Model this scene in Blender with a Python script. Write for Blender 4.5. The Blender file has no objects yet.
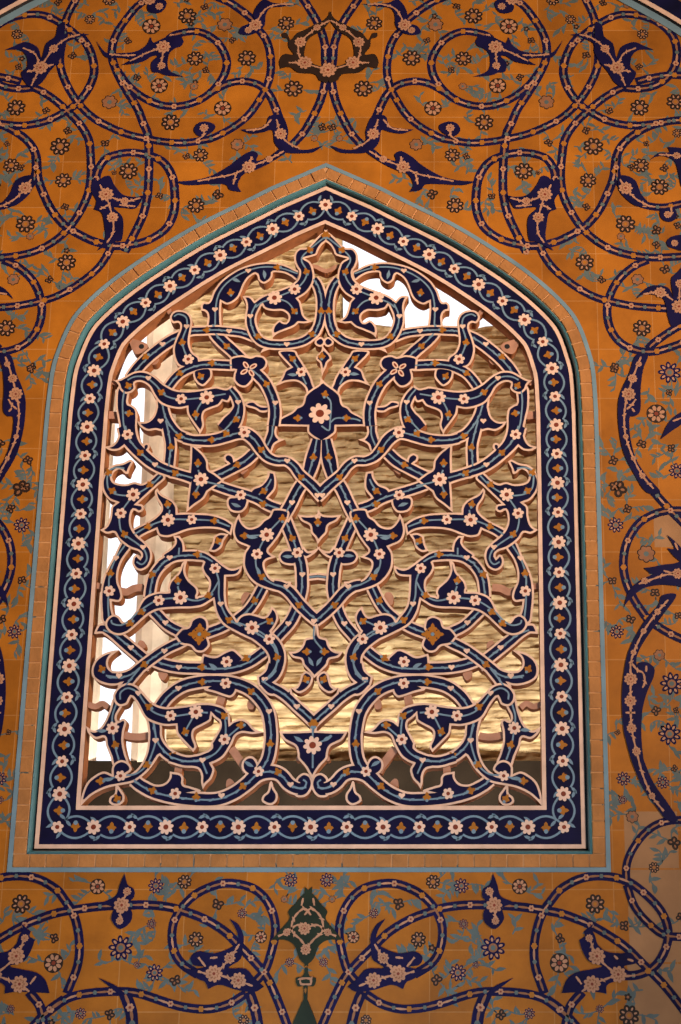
import bpy, math, random
from mathutils import noise, Vector, geometry
random.seed(7)
scene = bpy.context.scene
COL = scene.collection
H = 1.6                      # eye height of the photographer above the court floor, metres
PI = math.pi

# ------------------------------------------------------------------ surveyed data (millimetres on the wall plane)
# x from the axis of the window, z from eye height.
LATTICE = [
('finial_scroll',6,0,0,[('poly',[(-9,2684,'c'),(20,2660),(40,2637),(58,2619),(83,2616),(98,2597),(100,2572),(93,2550),(85,2535),(89,2510),(108,2489),(136,2475),(170,2462),(201,2448),(223,2431,'c'),(233,2443),(245,2449),(263,2447,'c'),(253,2429),(249,2408),(251,2377),(235,2371),(216,2390),(209,2405),(199,2415,'c'),(190,2403),(165,2396),(135,2396),(117,2383),(115,2368),(122,2356),(132,2358),(141,2364),(156,2353),(165,2332),(162,2303,'c'),(150,2316),(122,2329),(97,2340),(82,2354,'c'),(61,2353),(38,2359,'c'),(63,2377),(73,2408),(77,2426),(86,2439,'c'),(61,2457),(44,2482),(36,2513),(40,2547),(50,2569),(66,2580,'c'),(39,2588),(27,2594),(21,2610),(9,2629),(-8,2643,'c')]),('rib',[(218,2420,37),(232,2383,37),(231,2347,37),(211,2304,37),(178,2283,37),(117,2280,37),(67,2291,37),(34,2316,37),(25,2329,37)],1),('poly',[(167,2274),(192,2265,'c'),(199,2250,'c'),(187,2257),(170,2263),(145,2265)]),('vein',[(-8,2662),(21,2638),(55,2607),(72,2588),(76,2569),(62,2538),(66,2507),(94,2473),(160,2441),(198,2426),(220,2408)]),('vein',[(160,2441),(120,2426),(96,2396)]),('bud',[(-8,2663,90),(49,2610,60),(62,2533,70),(97,2395,45),(208,2307,200),(39,2315,20)]),('fl',[(98,2471,20.0),(161,2441,24.6)]),('dot',[(235,2377),(117,2280)])]),
('finial_scroll',5,0,0,[('rib',[(39,2310,37),(21,2341,37),(13,2383,37),(13,2439,38),(24,2482,38),(40,2507,38)],1),('bud',[(12,2396,90)])]),
('cloud_tie',0,0,1,[('rib',[(-7,2540,14),(12,2545,14),(28,2555,14),(46,2559,14)],1)]),
('loop_bead',3,0,0,[('poly',[(-3,2292),(4,2304),(16,2306),(29,2295),(28,2281),(13,2273),(1,2279)])]),
('drop_leaf',4,1,0,[('poly',[(-7,2279,'c'),(8,2260),(21,2244),(24,2230),(13,2219),(9,2205),(1,2187),(-4,2172,'c')]),('bud',[(-6,2241,90)])]),
('crown_palmette',4,1,0,[('poly',[(-10,2170,'c'),(10,2149),(33,2131),(47,2119),(56,2106),(63,2079),(80,2069),(93,2054),(114,2042),(134,2029),(155,2006,'c'),(101,2005),(45,2004,'c'),(43,1984),(26,1968),(7,1955),(-6,1941,'c')]),('fl',[(-7,2047,35.1)]),('bud',[(7,2112,80),(76,2032,0)]),('vein',[(-1,2006),(22,1991),(25,2018),(26,2082),(11,2106)]),('vein',[(27,2018),(46,2032),(100,2029),(119,2022)])]),
('arch_leaf',1,0,0,[('poly',[(82,2532),(101,2545),(135,2562),(180,2569),(225,2564),(264,2552),(298,2533),(332,2504),(354,2470),(364,2439),(371,2428),(383,2429),(393,2418),(392,2399,'c'),(378,2395),(370,2377),(369,2323),(324,2323),(326,2359),(329,2402),(328,2428,'c'),(310,2420),(288,2430),(273,2448),(265,2470),(258,2491),(245,2513),(225,2527),(218,2518),(214,2504),(197,2493),(178,2504),(170,2520),(166,2533),(135,2530),(113,2519),(91,2504)]),('vein',[(90,2528),(135,2545),(180,2552),(225,2547),(276,2525),(315,2494),(338,2457),(346,2408),(345,2347)]),('lf',[(197,2525,260),(287,2504,200)]),('bud',[(155,2550,0),(301,2462,80)]),('dot',[(247,2538),(348,2402)])]),
('arch_leaf',1,0,0,[('rib',[(251,2224,46),(286,2260,46),(322,2294,46),(344,2322,46),(350,2350,47)],1),('bud',[(306,2276,45)])]),
('cross_band',2,0,0,[('rib',[(217,2304,35),(255,2320,35),(289,2326,35),(339,2331,35),(383,2329,35),(422,2326,36),(455,2310,43),(483,2294,45),(516,2268,45),(554,2232,45),(581,2199,45),(600,2166,45)],1),('dot',[(300,2327),(507,2282)]),('bud',[(371,2331,0),(557,2239,-40)])]),
('stub_tie',0,0,1,[('poly',[(516,2233),(524,2244),(538,2244),(546,2232),(539,2217),(524,2218)])]),
('stub_tie',0,0,1,[('poly',[(553,2280),(571,2294),(621,2310,'c'),(596,2257),(576,2255),(561,2263)]),('hole',[(574,2278)])]),
('stub_tie',0,0,1,[('rib',[(475,2386,14),(491,2395,14),(498,2417,14),(499,2435,14)],1)]),
('hook_scroll',4,0,0,[('rib',[(279,2209,39),(339,2212,39),(378,2211,39),(411,2202,39),(444,2184,39),(466,2160,39),(487,2127,39)],1),('poly',[(389,2236),(411,2256),(422,2289),(419,2331),(417,2362),(427,2386),(447,2398),(472,2398),(486,2385),(488,2368),(477,2354),(463,2356),(455,2348),(456,2331),(466,2301),(473,2271),(470,2241),(459,2214),(446,2203,'c'),(422,2199),(389,2205)]),('poly',[(355,2202),(346,2173),(359,2150),(374,2139),(393,2150),(405,2173),(401,2196)]),('vein',[(424,2230),(441,2271),(444,2301),(433,2343),(438,2374),(461,2385),(476,2377)]),('fl',[(423,2230,18.4)]),('bud',[(445,2288,80),(382,2173,60),(447,2182,-30),(349,2217,0)]),('dot',[(434,2342)])]),
('trefoil_knot',5,0,0,[('poly',[(294,2231,'c'),(284,2239),(256,2244),(229,2238),(212,2244),(187,2239),(175,2220),(181,2199),(202,2184),(216,2172),(219,2157),(238,2136),(260,2138),(278,2157),(279,2181),(276,2191),(291,2191,'c')]),('rib',[(229,2199,44),(205,2178,44),(180,2150,43),(162,2115,43),(150,2080,43),(146,2044,43),(149,2006,43)],1),('bfly',[(233,2196,29.8)]),('bud',[(176,2146,60)]),('dot',[(146,2082)])]),
('under_leaf',1,0,0,[('poly',[(138,2018),(167,2018),(171,1988),(179,1959),(177,1930),(154,1919),(145,1942),(134,1952),(112,1962,'c'),(131,1968),(140,1986)]),('vein',[(152,2012),(153,1977),(166,1942)])]),
('small_leaf',1,0,0,[('poly',[(161,2073),(192,2076),(214,2091),(238,2085),(236,2072),(209,2063),(193,2053),(173,2053),(160,2062)])]),
('ring_scroll',6,0,0,[('rib',[(-10,1771,42),(24,1809,43),(61,1844,40),(82,1873,38),(106,1890,37),(136,1891,36),(163,1903,39),(184,1927,43),(205,1959,47),(232,1980,47),(259,1981,47),(292,1971,47),(335,1959,45),(389,1958,40),(422,1965,40)],1),('rib',[(289,2128,34),(270,2103,38),(259,2073,40),(265,2042,54),(280,2015,67),(300,1991,62)],1),('bud',[(184,1927,40),(265,2026,-40),(294,1980,-60),(338,1959,0),(59,1837,45)]),('fl',[(238,1983,19.1)]),('dot',[(261,2084),(103,1890),(-7,1778)]),('poly',[(282,2143,'c'),(299,2131),(318,2134),(334,2137),(378,2128),(422,2123),(460,2128),(493,2146),(521,2171),(554,2189),(587,2188),(614,2173),(633,2162),(650,2158,'c'),(636,2143),(630,2127),(613,2113),(594,2117),(582,2131),(584,2149),(564,2152),(540,2136),(523,2106),(504,2082),(476,2068),(444,2062),(420,2066,'c'),(416,2044),(400,2018),(381,1991),(375,1976,'c'),(363,2006),(367,2035),(362,2053),(343,2063),(321,2072),(309,2088,'c'),(292,2085),(282,2106)]),('vein',[(301,2112),(334,2106),(367,2100),(438,2094),(487,2106),(520,2142),(553,2168),(586,2170),(608,2159)]),('vein',[(367,2097),(386,2059),(389,2024)]),('fl',[(359,2100,23.9),(438,2095,18.2)]),('bud',[(391,2044,80),(501,2118,30),(605,2140,60)]),('dot',[(544,2165)])]),
('ring_scroll',4,0,0,[('rib',[(406,1962,40),(444,1980,41),(471,2012,41),(487,2044,41),(495,2076,41),(499,2112,41)],1),('rib',[(482,2024,41),(470,1977,41),(463,1936,40),(465,1867,40)],1),('bud',[(438,1972,20),(461,1936,80)]),('dot',[(498,2022)]),('poly',[(512,2094),(515,2068),(523,2038),(542,2021),(570,2021,'c'),(559,2003),(536,1990),(512,1993),(487,1991),(482,2035),(488,2076)]),('poly',[(368,1936),(395,1936),(406,1952,'c'),(448,1958,'c'),(452,1983),(417,1977)])]),
('stub_tie',0,0,1,[('rib',[(641,2152,16),(658,2159,16),(673,2171,16)],1)]),
('stub_tie',0,0,1,[('rib',[(632,2044,25),(651,2046,25),(675,2047,25)],1)]),
('star_palmette',5,0,0,[('poly',[(293,1827,'c'),(322,1850),(342,1864),(346,1890),(360,1913),(381,1933),(403,1952,'c'),(401,1901),(402,1855,'c'),(454,1866),(465,1837),(433,1831),(399,1820,'c'),(402,1775),(404,1724,'c'),(379,1746),(352,1768),(341,1790,'c'),(317,1808)]),('rib',[(390,1835,43),(411,1841,39),(443,1851,39),(487,1867,42),(519,1887,45),(552,1916,47),(579,1945,50),(595,1971,56),(606,2006,56)],1),('poly',[(602,2136),(602,2085),(591,2076),(575,2062),(570,2035),(569,2000),(560,1965),(536,1919),(573,1909),(601,1941,'c'),(620,1926),(644,1924),(667,1936,'c'),(640,1945),(627,1968),(625,2000),(632,2035),(640,2076),(637,2136)]),('poly',[(526,1936),(530,1948),(541,1949),(549,1939),(544,1919),(533,1923)]),('vein',[(363,1829),(342,1821),(293,1809)]),('vein',[(597,1977),(610,2006),(616,2047),(619,2088),(616,2124)]),('vein',[(363,1829),(374,1861)]),('vein',[(363,1829),(377,1792)]),('fl',[(364,1830,23.3)]),('fl',[(597,1977,18.0)]),('bud',[(376,1884,90),(377,1781,270),(444,1851,45),(555,1918,45),(596,2047,190)]),('dot',[(507,1878)])]),
('curl_scroll',4,0,0,[('poly',[(473,1835),(489,1858),(503,1849),(522,1830),(543,1817),(567,1822),(594,1815),(626,1821),(636,1838),(630,1855),(613,1864),(600,1852),(588,1849),(584,1864),(573,1889,'c'),(584,1895),(606,1884),(633,1878),(654,1861),(666,1829),(662,1795),(642,1766),(619,1755,'c'),(632,1741),(634,1710),(643,1682),(662,1668,'c'),(640,1656),(618,1659),(603,1637),(571,1612),(543,1601),(533,1591),(535,1581),(545,1591),(556,1581),(557,1559),(544,1543),(527,1540),(508,1553),(499,1581),(504,1608),(523,1630),(550,1654),(567,1682),(570,1710),(564,1731),(548,1724),(534,1732),(537,1748),(552,1752,'c'),(524,1781),(497,1809)]),('vein',[(487,1843),(519,1809),(567,1781),(615,1781),(645,1801),(649,1852),(627,1869),(600,1866)]),('vein',[(567,1781),(602,1721),(601,1676),(587,1654),(544,1623),(523,1603),(515,1576),(528,1559),(545,1567)]),('fl',[(568,1781,22.1),(602,1721,18.1)]),('bud',[(519,1813,-40),(633,1794,30),(647,1853,60),(587,1655,60)]),('dot',[(528,1613)])]),
('arched_stem',3,0,0,[('poly',[(258,1687,'c'),(288,1707),(331,1720),(379,1723),(403,1724),(430,1723,'c'),(433,1744),(449,1765),(481,1783),(496,1803,'c'),(503,1792),(497,1769),(482,1744),(485,1724),(513,1699),(560,1673),(582,1648),(563,1626),(528,1651),(492,1669,'c'),(483,1651),(459,1645),(433,1652),(390,1668),(337,1673),(294,1668),(265,1651,'c')]),('vein',[(270,1679),(321,1697),(385,1701),(459,1700),(518,1679),(566,1648)]),('vein',[(459,1700),(454,1732)]),('fl',[(386,1701,16.5),(458,1700,21.9)]),('bud',[(318,1697,0),(462,1751,80),(517,1679,-20)])]),
('drop_leaf',2,0,0,[('poly',[(273,1655,'c'),(297,1659),(316,1648),(321,1626),(331,1602,'c'),(311,1599),(292,1613),(286,1634)]),('bud',[(303,1634,60)])]),
('side_stem',2,0,0,[('poly',[(560,1622),(586,1575),(597,1539),(596,1506),(585,1479),(581,1457),(590,1443),(612,1445,'c'),(609,1424),(600,1381),(634,1378),(643,1419),(647,1468),(643,1512),(631,1550),(613,1589),(592,1634)]),('vein',[(582,1622),(608,1578),(623,1528),(623,1479),(622,1435),(616,1386)]),('fl',[(621,1476,17.7)]),('bud',[(621,1532,90)]),('dot',[(608,1579)])]),
('cross_band',2,0,0,[('rib',[(631,1356,21),(600,1344,37),(574,1324,41),(545,1300,42),(506,1268,42),(479,1246,41)],1),('poly',[(616,1370),(642,1376),(653,1362),(658,1344,'c'),(631,1345),(610,1335)]),('dot',[(546,1302)])]),
('stub_tie',0,0,1,[('poly',[(505,1305),(508,1321),(521,1327),(528,1316),(519,1300)])]),
('stub_tie',0,0,1,[('rib',[(641,1492,18),(659,1495,18),(670,1501,18)],1)]),
('stub_tie',0,0,1,[('rib',[(522,1490,23),(549,1487,23),(570,1476,23),(591,1479,23)],1)]),
('wave_scroll',6,0,0,[('poly',[(393,1571,'c'),(407,1564),(417,1534),(441,1506),(447,1483),(444,1474),(475,1473),(506,1462),(522,1446),(538,1413),(558,1383),(574,1381),(585,1396),(603,1403),(621,1391),(626,1370),(611,1348),(584,1339),(558,1347),(532,1370),(501,1400),(470,1416),(417,1421),(370,1422),(338,1429),(309,1449,'c'),(317,1468),(338,1457),(357,1457),(354,1470),(359,1487),(385,1512),(397,1539)]),('poly',[(227,1555,'c'),(258,1545),(284,1559),(311,1581),(342,1599),(369,1586),(345,1564,'c'),(349,1547),(340,1527),(326,1509),(325,1484),(335,1465),(359,1457),(370,1432),(338,1431),(310,1447,'c'),(300,1408),(276,1371),(229,1343),(182,1320),(162,1308),(141,1297),(130,1348),(161,1370),(223,1375),(244,1397),(265,1427),(272,1462),(274,1520,'c'),(245,1523),(231,1536)]),('rib',[(316,1567,22),(340,1581,33),(364,1586,37),(395,1587,37),(433,1582,37),(464,1564,37),(470,1559,37)],1),('poly',[(403,1597),(406,1628),(420,1649,'c'),(439,1649,'c'),(433,1628),(446,1609),(470,1589),(454,1572),(422,1578)]),('vein',[(370,1446),(406,1454),(475,1446),(527,1413),(553,1386),(579,1370),(605,1375),(608,1386)]),('vein',[(308,1546),(295,1506),(291,1451),(265,1394),(223,1367)]),('vein',[(295,1506),(317,1468),(354,1446),(406,1454)]),('vein',[(406,1454),(417,1490)]),('vein',[(419,1589),(419,1611)]),('fl',[(308,1546,17.3),(407,1455,22.5),(471,1446,17.7)]),('bud',[(418,1509,80),(324,1461,-20),(364,1590,0),(521,1410,-30),(552,1375,-40),(259,1386,30)]),('dot',[(446,1579),(286,1435)]),('poly',[(135,1429,'c'),(119,1413),(113,1391),(120,1370),(135,1348),(161,1335),(192,1348),(228,1367),(237,1382),(225,1400),(202,1407),(176,1402),(155,1396),(143,1408)]),('rib',[(213,1363,43),(192,1354,48),(156,1333,55),(128,1308,57),(114,1281,55),(113,1252,52),(122,1222,47),(142,1204,42),(156,1199,37)],1),('poly',[(129,1259),(141,1259),(149,1233),(171,1214,'c'),(164,1188),(139,1161),(116,1158),(110,1185),(128,1200),(119,1227)]),('rib',[(154,1201,38),(125,1181,38),(100,1168,38),(75,1149,37),(49,1124,37),(22,1100,37),(-4,1075,37)],1),('poly',[(85,1164),(69,1181,'c'),(65,1161),(75,1143)]),('vein',[(233,1378),(192,1362),(156,1343),(122,1310),(110,1273),(119,1236),(142,1206)]),('vein',[(189,1362),(144,1383)]),('fl',[(190,1362,22.3),(138,1327,17.5)]),('bud',[(139,1383,40),(113,1272,70),(257,1385,30)]),('dot',[(147,1205),(50,1124)]),('bud',[(-4,1074,90)])]),
('ring_scroll',4,0,0,[('rib',[(454,1571,39),(475,1551,39),(492,1520,39),(498,1487,39),(500,1457,39)],1),('bud',[(496,1527,-60)])]),
('cross_band',3,0,0,[('rib',[(496,1426,40),(469,1398,39),(438,1369,39),(396,1348,39),(380,1342,39)],1),('dot',[(448,1378)])]),
('cross_band',3,0,0,[('rib',[(255,1378,39),(286,1361,39),(323,1347,39),(344,1340,39)],1),('rib',[(164,1487,40),(185,1445,40),(207,1414,40),(239,1386,39)],1),('bud',[(186,1447,70)])]),
('stub_tie',0,0,1,[('poly',[(200,1459),(203,1473),(219,1474),(228,1457),(223,1435),(212,1440)])]),
('trefoil_knot',6,0,0,[('poly',[(319,1361),(325,1388),(346,1399),(370,1388),(379,1366),(399,1360),(419,1336,'c'),(399,1312),(370,1305),(354,1289),(331,1288),(313,1307),(318,1329),(327,1345)]),('ofl',[(345,1342,31.8)])]),
('wave_stem',5,0,0,[('rib',[(370,1329,26),(401,1317,39),(438,1299,39),(474,1274,39),(515,1241,39),(539,1221,39),(572,1211,39),(609,1213,39)],1),('poly',[(580,1294,'c'),(599,1292),(625,1283),(647,1265),(657,1238),(651,1211),(624,1193),(588,1187),(562,1196),(547,1227),(562,1230),(583,1227),(603,1238),(610,1255),(604,1274)]),('rib',[(516,1238,37),(541,1205,37),(562,1174,37)],1),('bud',[(627,1237,60),(503,1250,-30)]),('dot',[(446,1291),(575,1216)]),('vein',[(573,1211),(614,1217)])]),
('wave_stem',3,0,0,[('rib',[(125,1318,41),(152,1290,41),(194,1259,41),(241,1242,41),(293,1238,41),(344,1240,41),(396,1242,41),(443,1251,41),(484,1267,41)],1),('poly',[(212,1262),(230,1289),(248,1298),(271,1289),(297,1276),(332,1284,'c'),(336,1265),(329,1241),(267,1241)]),('fl',[(261,1259,17.9)]),('bud',[(204,1269,-30),(334,1243,0)]),('dot',[(401,1242)]),('lf',[(299,1246,30)])]),
('stub_tie',0,0,1,[('poly',[(435,1227),(461,1233),(459,1214),(445,1205),(437,1216)])]),
('side_stem',4,0,0,[('rib',[(14,1962,39),(24,1901,53),(39,1844,47),(67,1798,45),(90,1747,46),(113,1702,46)],1),('bud',[(23,1903,90)]),('dot',[(84,1755)]),('bud',[(111,1705,90)])]),
('heart_scroll',5,0,0,[('poly',[(91,1724),(138,1736),(152,1712),(168,1701),(187,1681),(214,1676),(234,1695),(243,1721,'c'),(254,1698),(260,1662),(247,1631),(213,1614,'c'),(224,1592),(224,1553),(208,1520),(182,1495),(143,1479),(106,1473),(78,1503),(108,1505),(137,1514),(156,1542),(158,1568),(126,1582,'c'),(150,1601),(135,1625),(114,1659)]),('rib',[(132,1496,38),(108,1490,41),(82,1472,43),(54,1438,43),(24,1407,42),(-5,1382,40)],1),('vein',[(117,1701),(157,1652),(183,1592),(186,1556),(168,1520),(127,1495),(93,1487)]),('vein',[(157,1652),(220,1648)]),('fl',[(157,1652,22.9),(184,1591,17.9)]),('bud',[(225,1649,0),(167,1520,30),(53,1432,30)]),('dot',[(92,1489)]),('lf',[(201,1643,180),(175,1534,70)])]),
('lobed_stem',3,0,0,[('rib',[(107,1712,44),(94,1678,44),(79,1642,44),(63,1597,43),(51,1556,43),(47,1517,43),(47,1479,43),(57,1435,43),(65,1408,43),(82,1375,43),(109,1343,42),(130,1316,42)],1),('poly',[(-7,1618,'c'),(13,1605),(32,1601),(47,1617),(56,1595),(38,1579),(16,1590),(2,1605)]),('poly',[(64,1597),(82,1607),(106,1605),(120,1586),(112,1566),(91,1557),(65,1561)]),('fl',[(63,1596,17.4)]),('bud',[(80,1642,60)]),('dot',[(46,1527),(83,1375)]),('lf',[(91,1585,0)])]),
('small_tie',0,0,0,[('rib',[(0,1523,22),(16,1521,22),(40,1518,22)],1)]),
('center_star',4,1,0,[('poly',[(-6,1736,'c'),(8,1718),(35,1714),(67,1717,'c'),(53,1696),(29,1682),(24,1659),(10,1642),(-3,1622,'c')]),('bud',[(-4,1693,90)]),('dot',[(-5,1707)])]),
('leaf_palmette',5,1,0,[('poly',[(-7,1394,'c'),(4,1372),(9,1340),(18,1333),(33,1328),(41,1307),(56,1292),(81,1289,'c'),(67,1272),(42,1265),(36,1249),(18,1229),(-2,1210,'c')]),('vein',[(-6,1367),(-5,1329),(19,1297)]),('bud',[(27,1289,0)]),('lf',[(12,1259,60)]),('dot',[(-7,1382)])]),
('drop_leaf',2,0,0,[('poly',[(5,1211),(11,1223),(26,1231),(39,1222),(45,1201),(53,1185),(69,1180,'c'),(48,1165),(28,1171),(11,1189)]),('bud',[(26,1207,60)])]),
('base_palmette',6,1,0,[('poly',[(-3,1082,'c'),(11,1076),(9,1053,'c'),(53,1051),(100,1051,'c'),(84,1025),(52,1007),(44,986),(42,971),(22,948),(9,927),(2,908,'c')]),('fl',[(-1,1010,27.7)]),('lf',[(41,1028,30)]),('vein',[(13,1015),(33,1025),(53,1040)]),('vein',[(-2,1072),(-1,1025)]),('vein',[(0,994),(1,943)])]),
('spiral_scroll',6,0,0,[('poly',[(243,1094,'c'),(263,1118),(289,1132),(330,1135),(381,1127),(433,1123),(469,1135),(500,1166),(521,1187),(547,1195),(572,1185),(588,1161),(583,1137),(567,1125),(546,1131),(538,1148),(532,1151),(515,1129),(494,1093),(469,1077),(433,1067),(401,1068,'c'),(396,1043),(371,1015),(346,990,'c'),(337,1007),(347,1033),(345,1054),(320,1069),(300,1082),(297,1099,'c'),(286,1088),(263,1077)]),('poly',[(144,1048,'c'),(171,1059),(191,1080),(211,1088),(232,1083),(242,1076,'c'),(247,1103),(262,1122),(285,1130),(309,1127),(299,1108),(278,1085),(273,1064),(286,1036),(297,1015),(295,1004),(320,986),(351,980),(361,950),(330,940),(320,922),(319,902),(313,882,'c'),(304,897),(290,912),(282,938),(290,956,'c'),(274,963),(254,979),(235,1012),(225,1036),(207,1046),(176,1043)]),('rib',[(295,979,37),(331,966,37),(366,963,37),(402,973,37),(412,976,37)],1),('vein',[(288,1114),(263,1098),(255,1061),(258,1025),(279,989),(320,966),(361,963)]),('vein',[(320,966),(303,927)]),('vein',[(256,1027),(212,1067)]),('vein',[(309,1106),(340,1106),(417,1095),(464,1106),(495,1135),(518,1166),(546,1179),(567,1166),(567,1145)]),('vein',[(345,1106),(371,1054)]),('fl',[(257,1027,17.5)]),('fl',[(344,1108,21.8),(417,1097,17.1)]),('bud',[(212,1069,0),(261,1097,45)]),('bud',[(372,1050,70),(482,1124,30)]),('dot',[(515,1164)]),('dot',[(318,966)])]),
('spiral_scroll',4,0,0,[('rib',[(392,970,37),(422,986,37),(448,1015,37),(461,1051,37),(468,1088,37)],1),('bud',[(404,980,30)]),('dot',[(457,1024)]),('poly',[(446,1082),(438,1030),(425,994),(446,978,'c'),(466,945),(489,920),(516,902),(554,894),(590,886),(625,869),(648,849),(662,833,'c'),(661,861),(649,899),(628,921),(601,934),(572,924),(544,920),(517,931),(494,958),(481,997),(480,1051),(489,1103)]),('poly',[(525,933),(524,950),(537,963),(555,967),(573,957),(579,938),(570,912)]),('vein',[(466,1082),(457,1030),(463,994),(479,953),(509,927),(552,921),(605,907)]),('fl',[(552,921,16.3)]),('bud',[(610,906,0),(478,953,-30)]),('dot',[(456,1023)]),('lf',[(588,912,0)])]),
('great_ring',3,0,0,[('rib',[(155,927,43),(131,968,43),(123,1015,43),(124,1056,43),(134,1108,44),(159,1148,44),(195,1179,44),(246,1197,44),(298,1201,44),(340,1198,44),(386,1186,44),(422,1161,44),(445,1132,44),(455,1111,44)],1),('poly',[(228,1185),(230,1166),(244,1152),(265,1156),(293,1166),(324,1176),(298,1193),(246,1193)]),('bud',[(124,1015,90),(186,1170,40),(331,1198,0)]),('dot',[(131,1110),(399,1179)]),('fl',[(261,1194,17.3)]),('rib',[(16,888,41),(42,886,43),(67,899,45),(89,923,45),(117,933,47),(155,927,51),(189,897,47),(225,871,46),(270,854,45),(326,853,46),(392,860,46),(452,874,43),(493,894,41),(513,910,41)],1),('poly',[(-3,899),(5,922),(25,930),(44,917),(46,902),(37,894),(47,864),(22,860),(4,876)]),('poly',[(156,953),(170,976),(190,977),(204,961),(202,938),(183,922),(163,927)]),('poly',[(321,876),(351,891),(369,897),(371,917),(382,929),(411,934,'c'),(412,915),(427,899),(453,897),(483,910),(493,892),(422,861)]),('fl',[(155,934,16.3)]),('fl',[(392,870,17.2)]),('bud',[(99,933,60),(199,891,-40)]),('bud',[(331,861,90),(458,879,20)]),('dot',[(62,896),(259,864)]),('lf',[(183,956,30)]),('vein',[(26,910),(16,902),(27,884),(62,894)])]),
('stub_tie',0,0,1,[('rib',[(238,1004,23),(223,984,23),(201,953,22),(191,933,22)],1)]),
('stub_tie',0,0,1,[('poly',[(224,902),(237,915),(247,910),(247,889),(232,894)])]),
('stub_tie',0,0,1,[('poly',[(175,1135),(187,1150),(196,1140),(195,1122),(180,1119)])]),
('stub_tie',0,0,1,[('rib',[(272,1161,24),(275,1145,24),(280,1127,24)],1)]),
('stub_tie',0,0,1,[('rib',[(384,958,22),(388,943,22),(389,927,22)],1)]),
('stub_tie',0,0,1,[('poly',[(34,989),(47,979),(49,968),(37,967),(24,974)])]),
('side_stem',3,0,0,[('poly',[(559,1135),(574,1098),(570,1082),(556,1089),(545,1080),(550,1051),(550,1020),(542,989),(532,953),(570,943),(586,979),(600,1010),(607,1033),(632,1029),(654,1046),(663,1068,'c'),(640,1054),(622,1061),(608,1082),(597,1114),(587,1150)]),('vein',[(577,1135),(587,1098),(584,1061),(576,1015),(560,968)]),('fl',[(584,1061,19.6)]),('bud',[(573,1012,70)]),('lf',[(615,1054,0)])]),
('stub_tie',0,0,1,[('rib',[(603,1124,17),(621,1136,17),(641,1127,17),(667,1135,17)],1)]),
('stub_tie',0,0,1,[('rib',[(481,1041,21),(504,1037,21),(530,1038,21),(551,1043,21)],1)]),
('drop_leaf',2,0,0,[('poly',[(558,894),(549,882),(538,866),(538,849),(550,837),(567,836),(581,846),(578,861),(566,871),(565,892)]),('bud',[(558,856,60)])]),
('drop_leaf',2,0,0,[('poly',[(116,906),(109,887),(98,869),(99,850),(111,838),(126,838),(143,849),(140,865),(127,877),(122,902)])]),
('leaf_stem',2,0,0,[('poly',[(94,2262),(143,2256),(104,2205,'c'),(121,2193),(130,2169),(146,2141,'c'),(112,2154),(79,2154),(55,2133),(47,2106),(25,2127),(31,2151),(38,2172),(56,2205),(78,2241)]),('vein',[(110,2247),(78,2199),(52,2145)]),('fl',[(69,2187,17.2)]),('lf',[(95,2179,0)]),('bud',[(98,2233,45)])]),
('arched_stem',3,0,0,[('rib',[(206,1916,44),(233,1890,44),(271,1867,43),(314,1844,43),(336,1838,43)],1),('poly',[(263,1884),(268,1907),(284,1916),(298,1907),(295,1890),(284,1881),(282,1867)]),('bud',[(256,1878,-20)])]),
('stub_tie',0,0,1,[('poly',[(222,1867),(238,1873),(247,1861),(239,1850)])]),
('arched_stem',3,0,0,[('rib',[(122,1736,39),(154,1747,41),(186,1767,40),(223,1781,39),(261,1792,40),(304,1807,40),(336,1821,40)],1),('poly',[(139,1855,'c'),(161,1858,'c'),(164,1838),(180,1815),(204,1804),(213,1787),(186,1764),(170,1753),(154,1775),(137,1798),(134,1827)]),('poly',[(221,1772),(219,1747),(232,1727),(251,1723),(272,1730),(283,1753),(274,1775)]),('fl',[(241,1780,17.1)]),('bud',[(172,1792,-30),(172,1751,20)]),('lf',[(253,1748,20)]),('vein',[(150,1832),(161,1809),(186,1781)])])]
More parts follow.
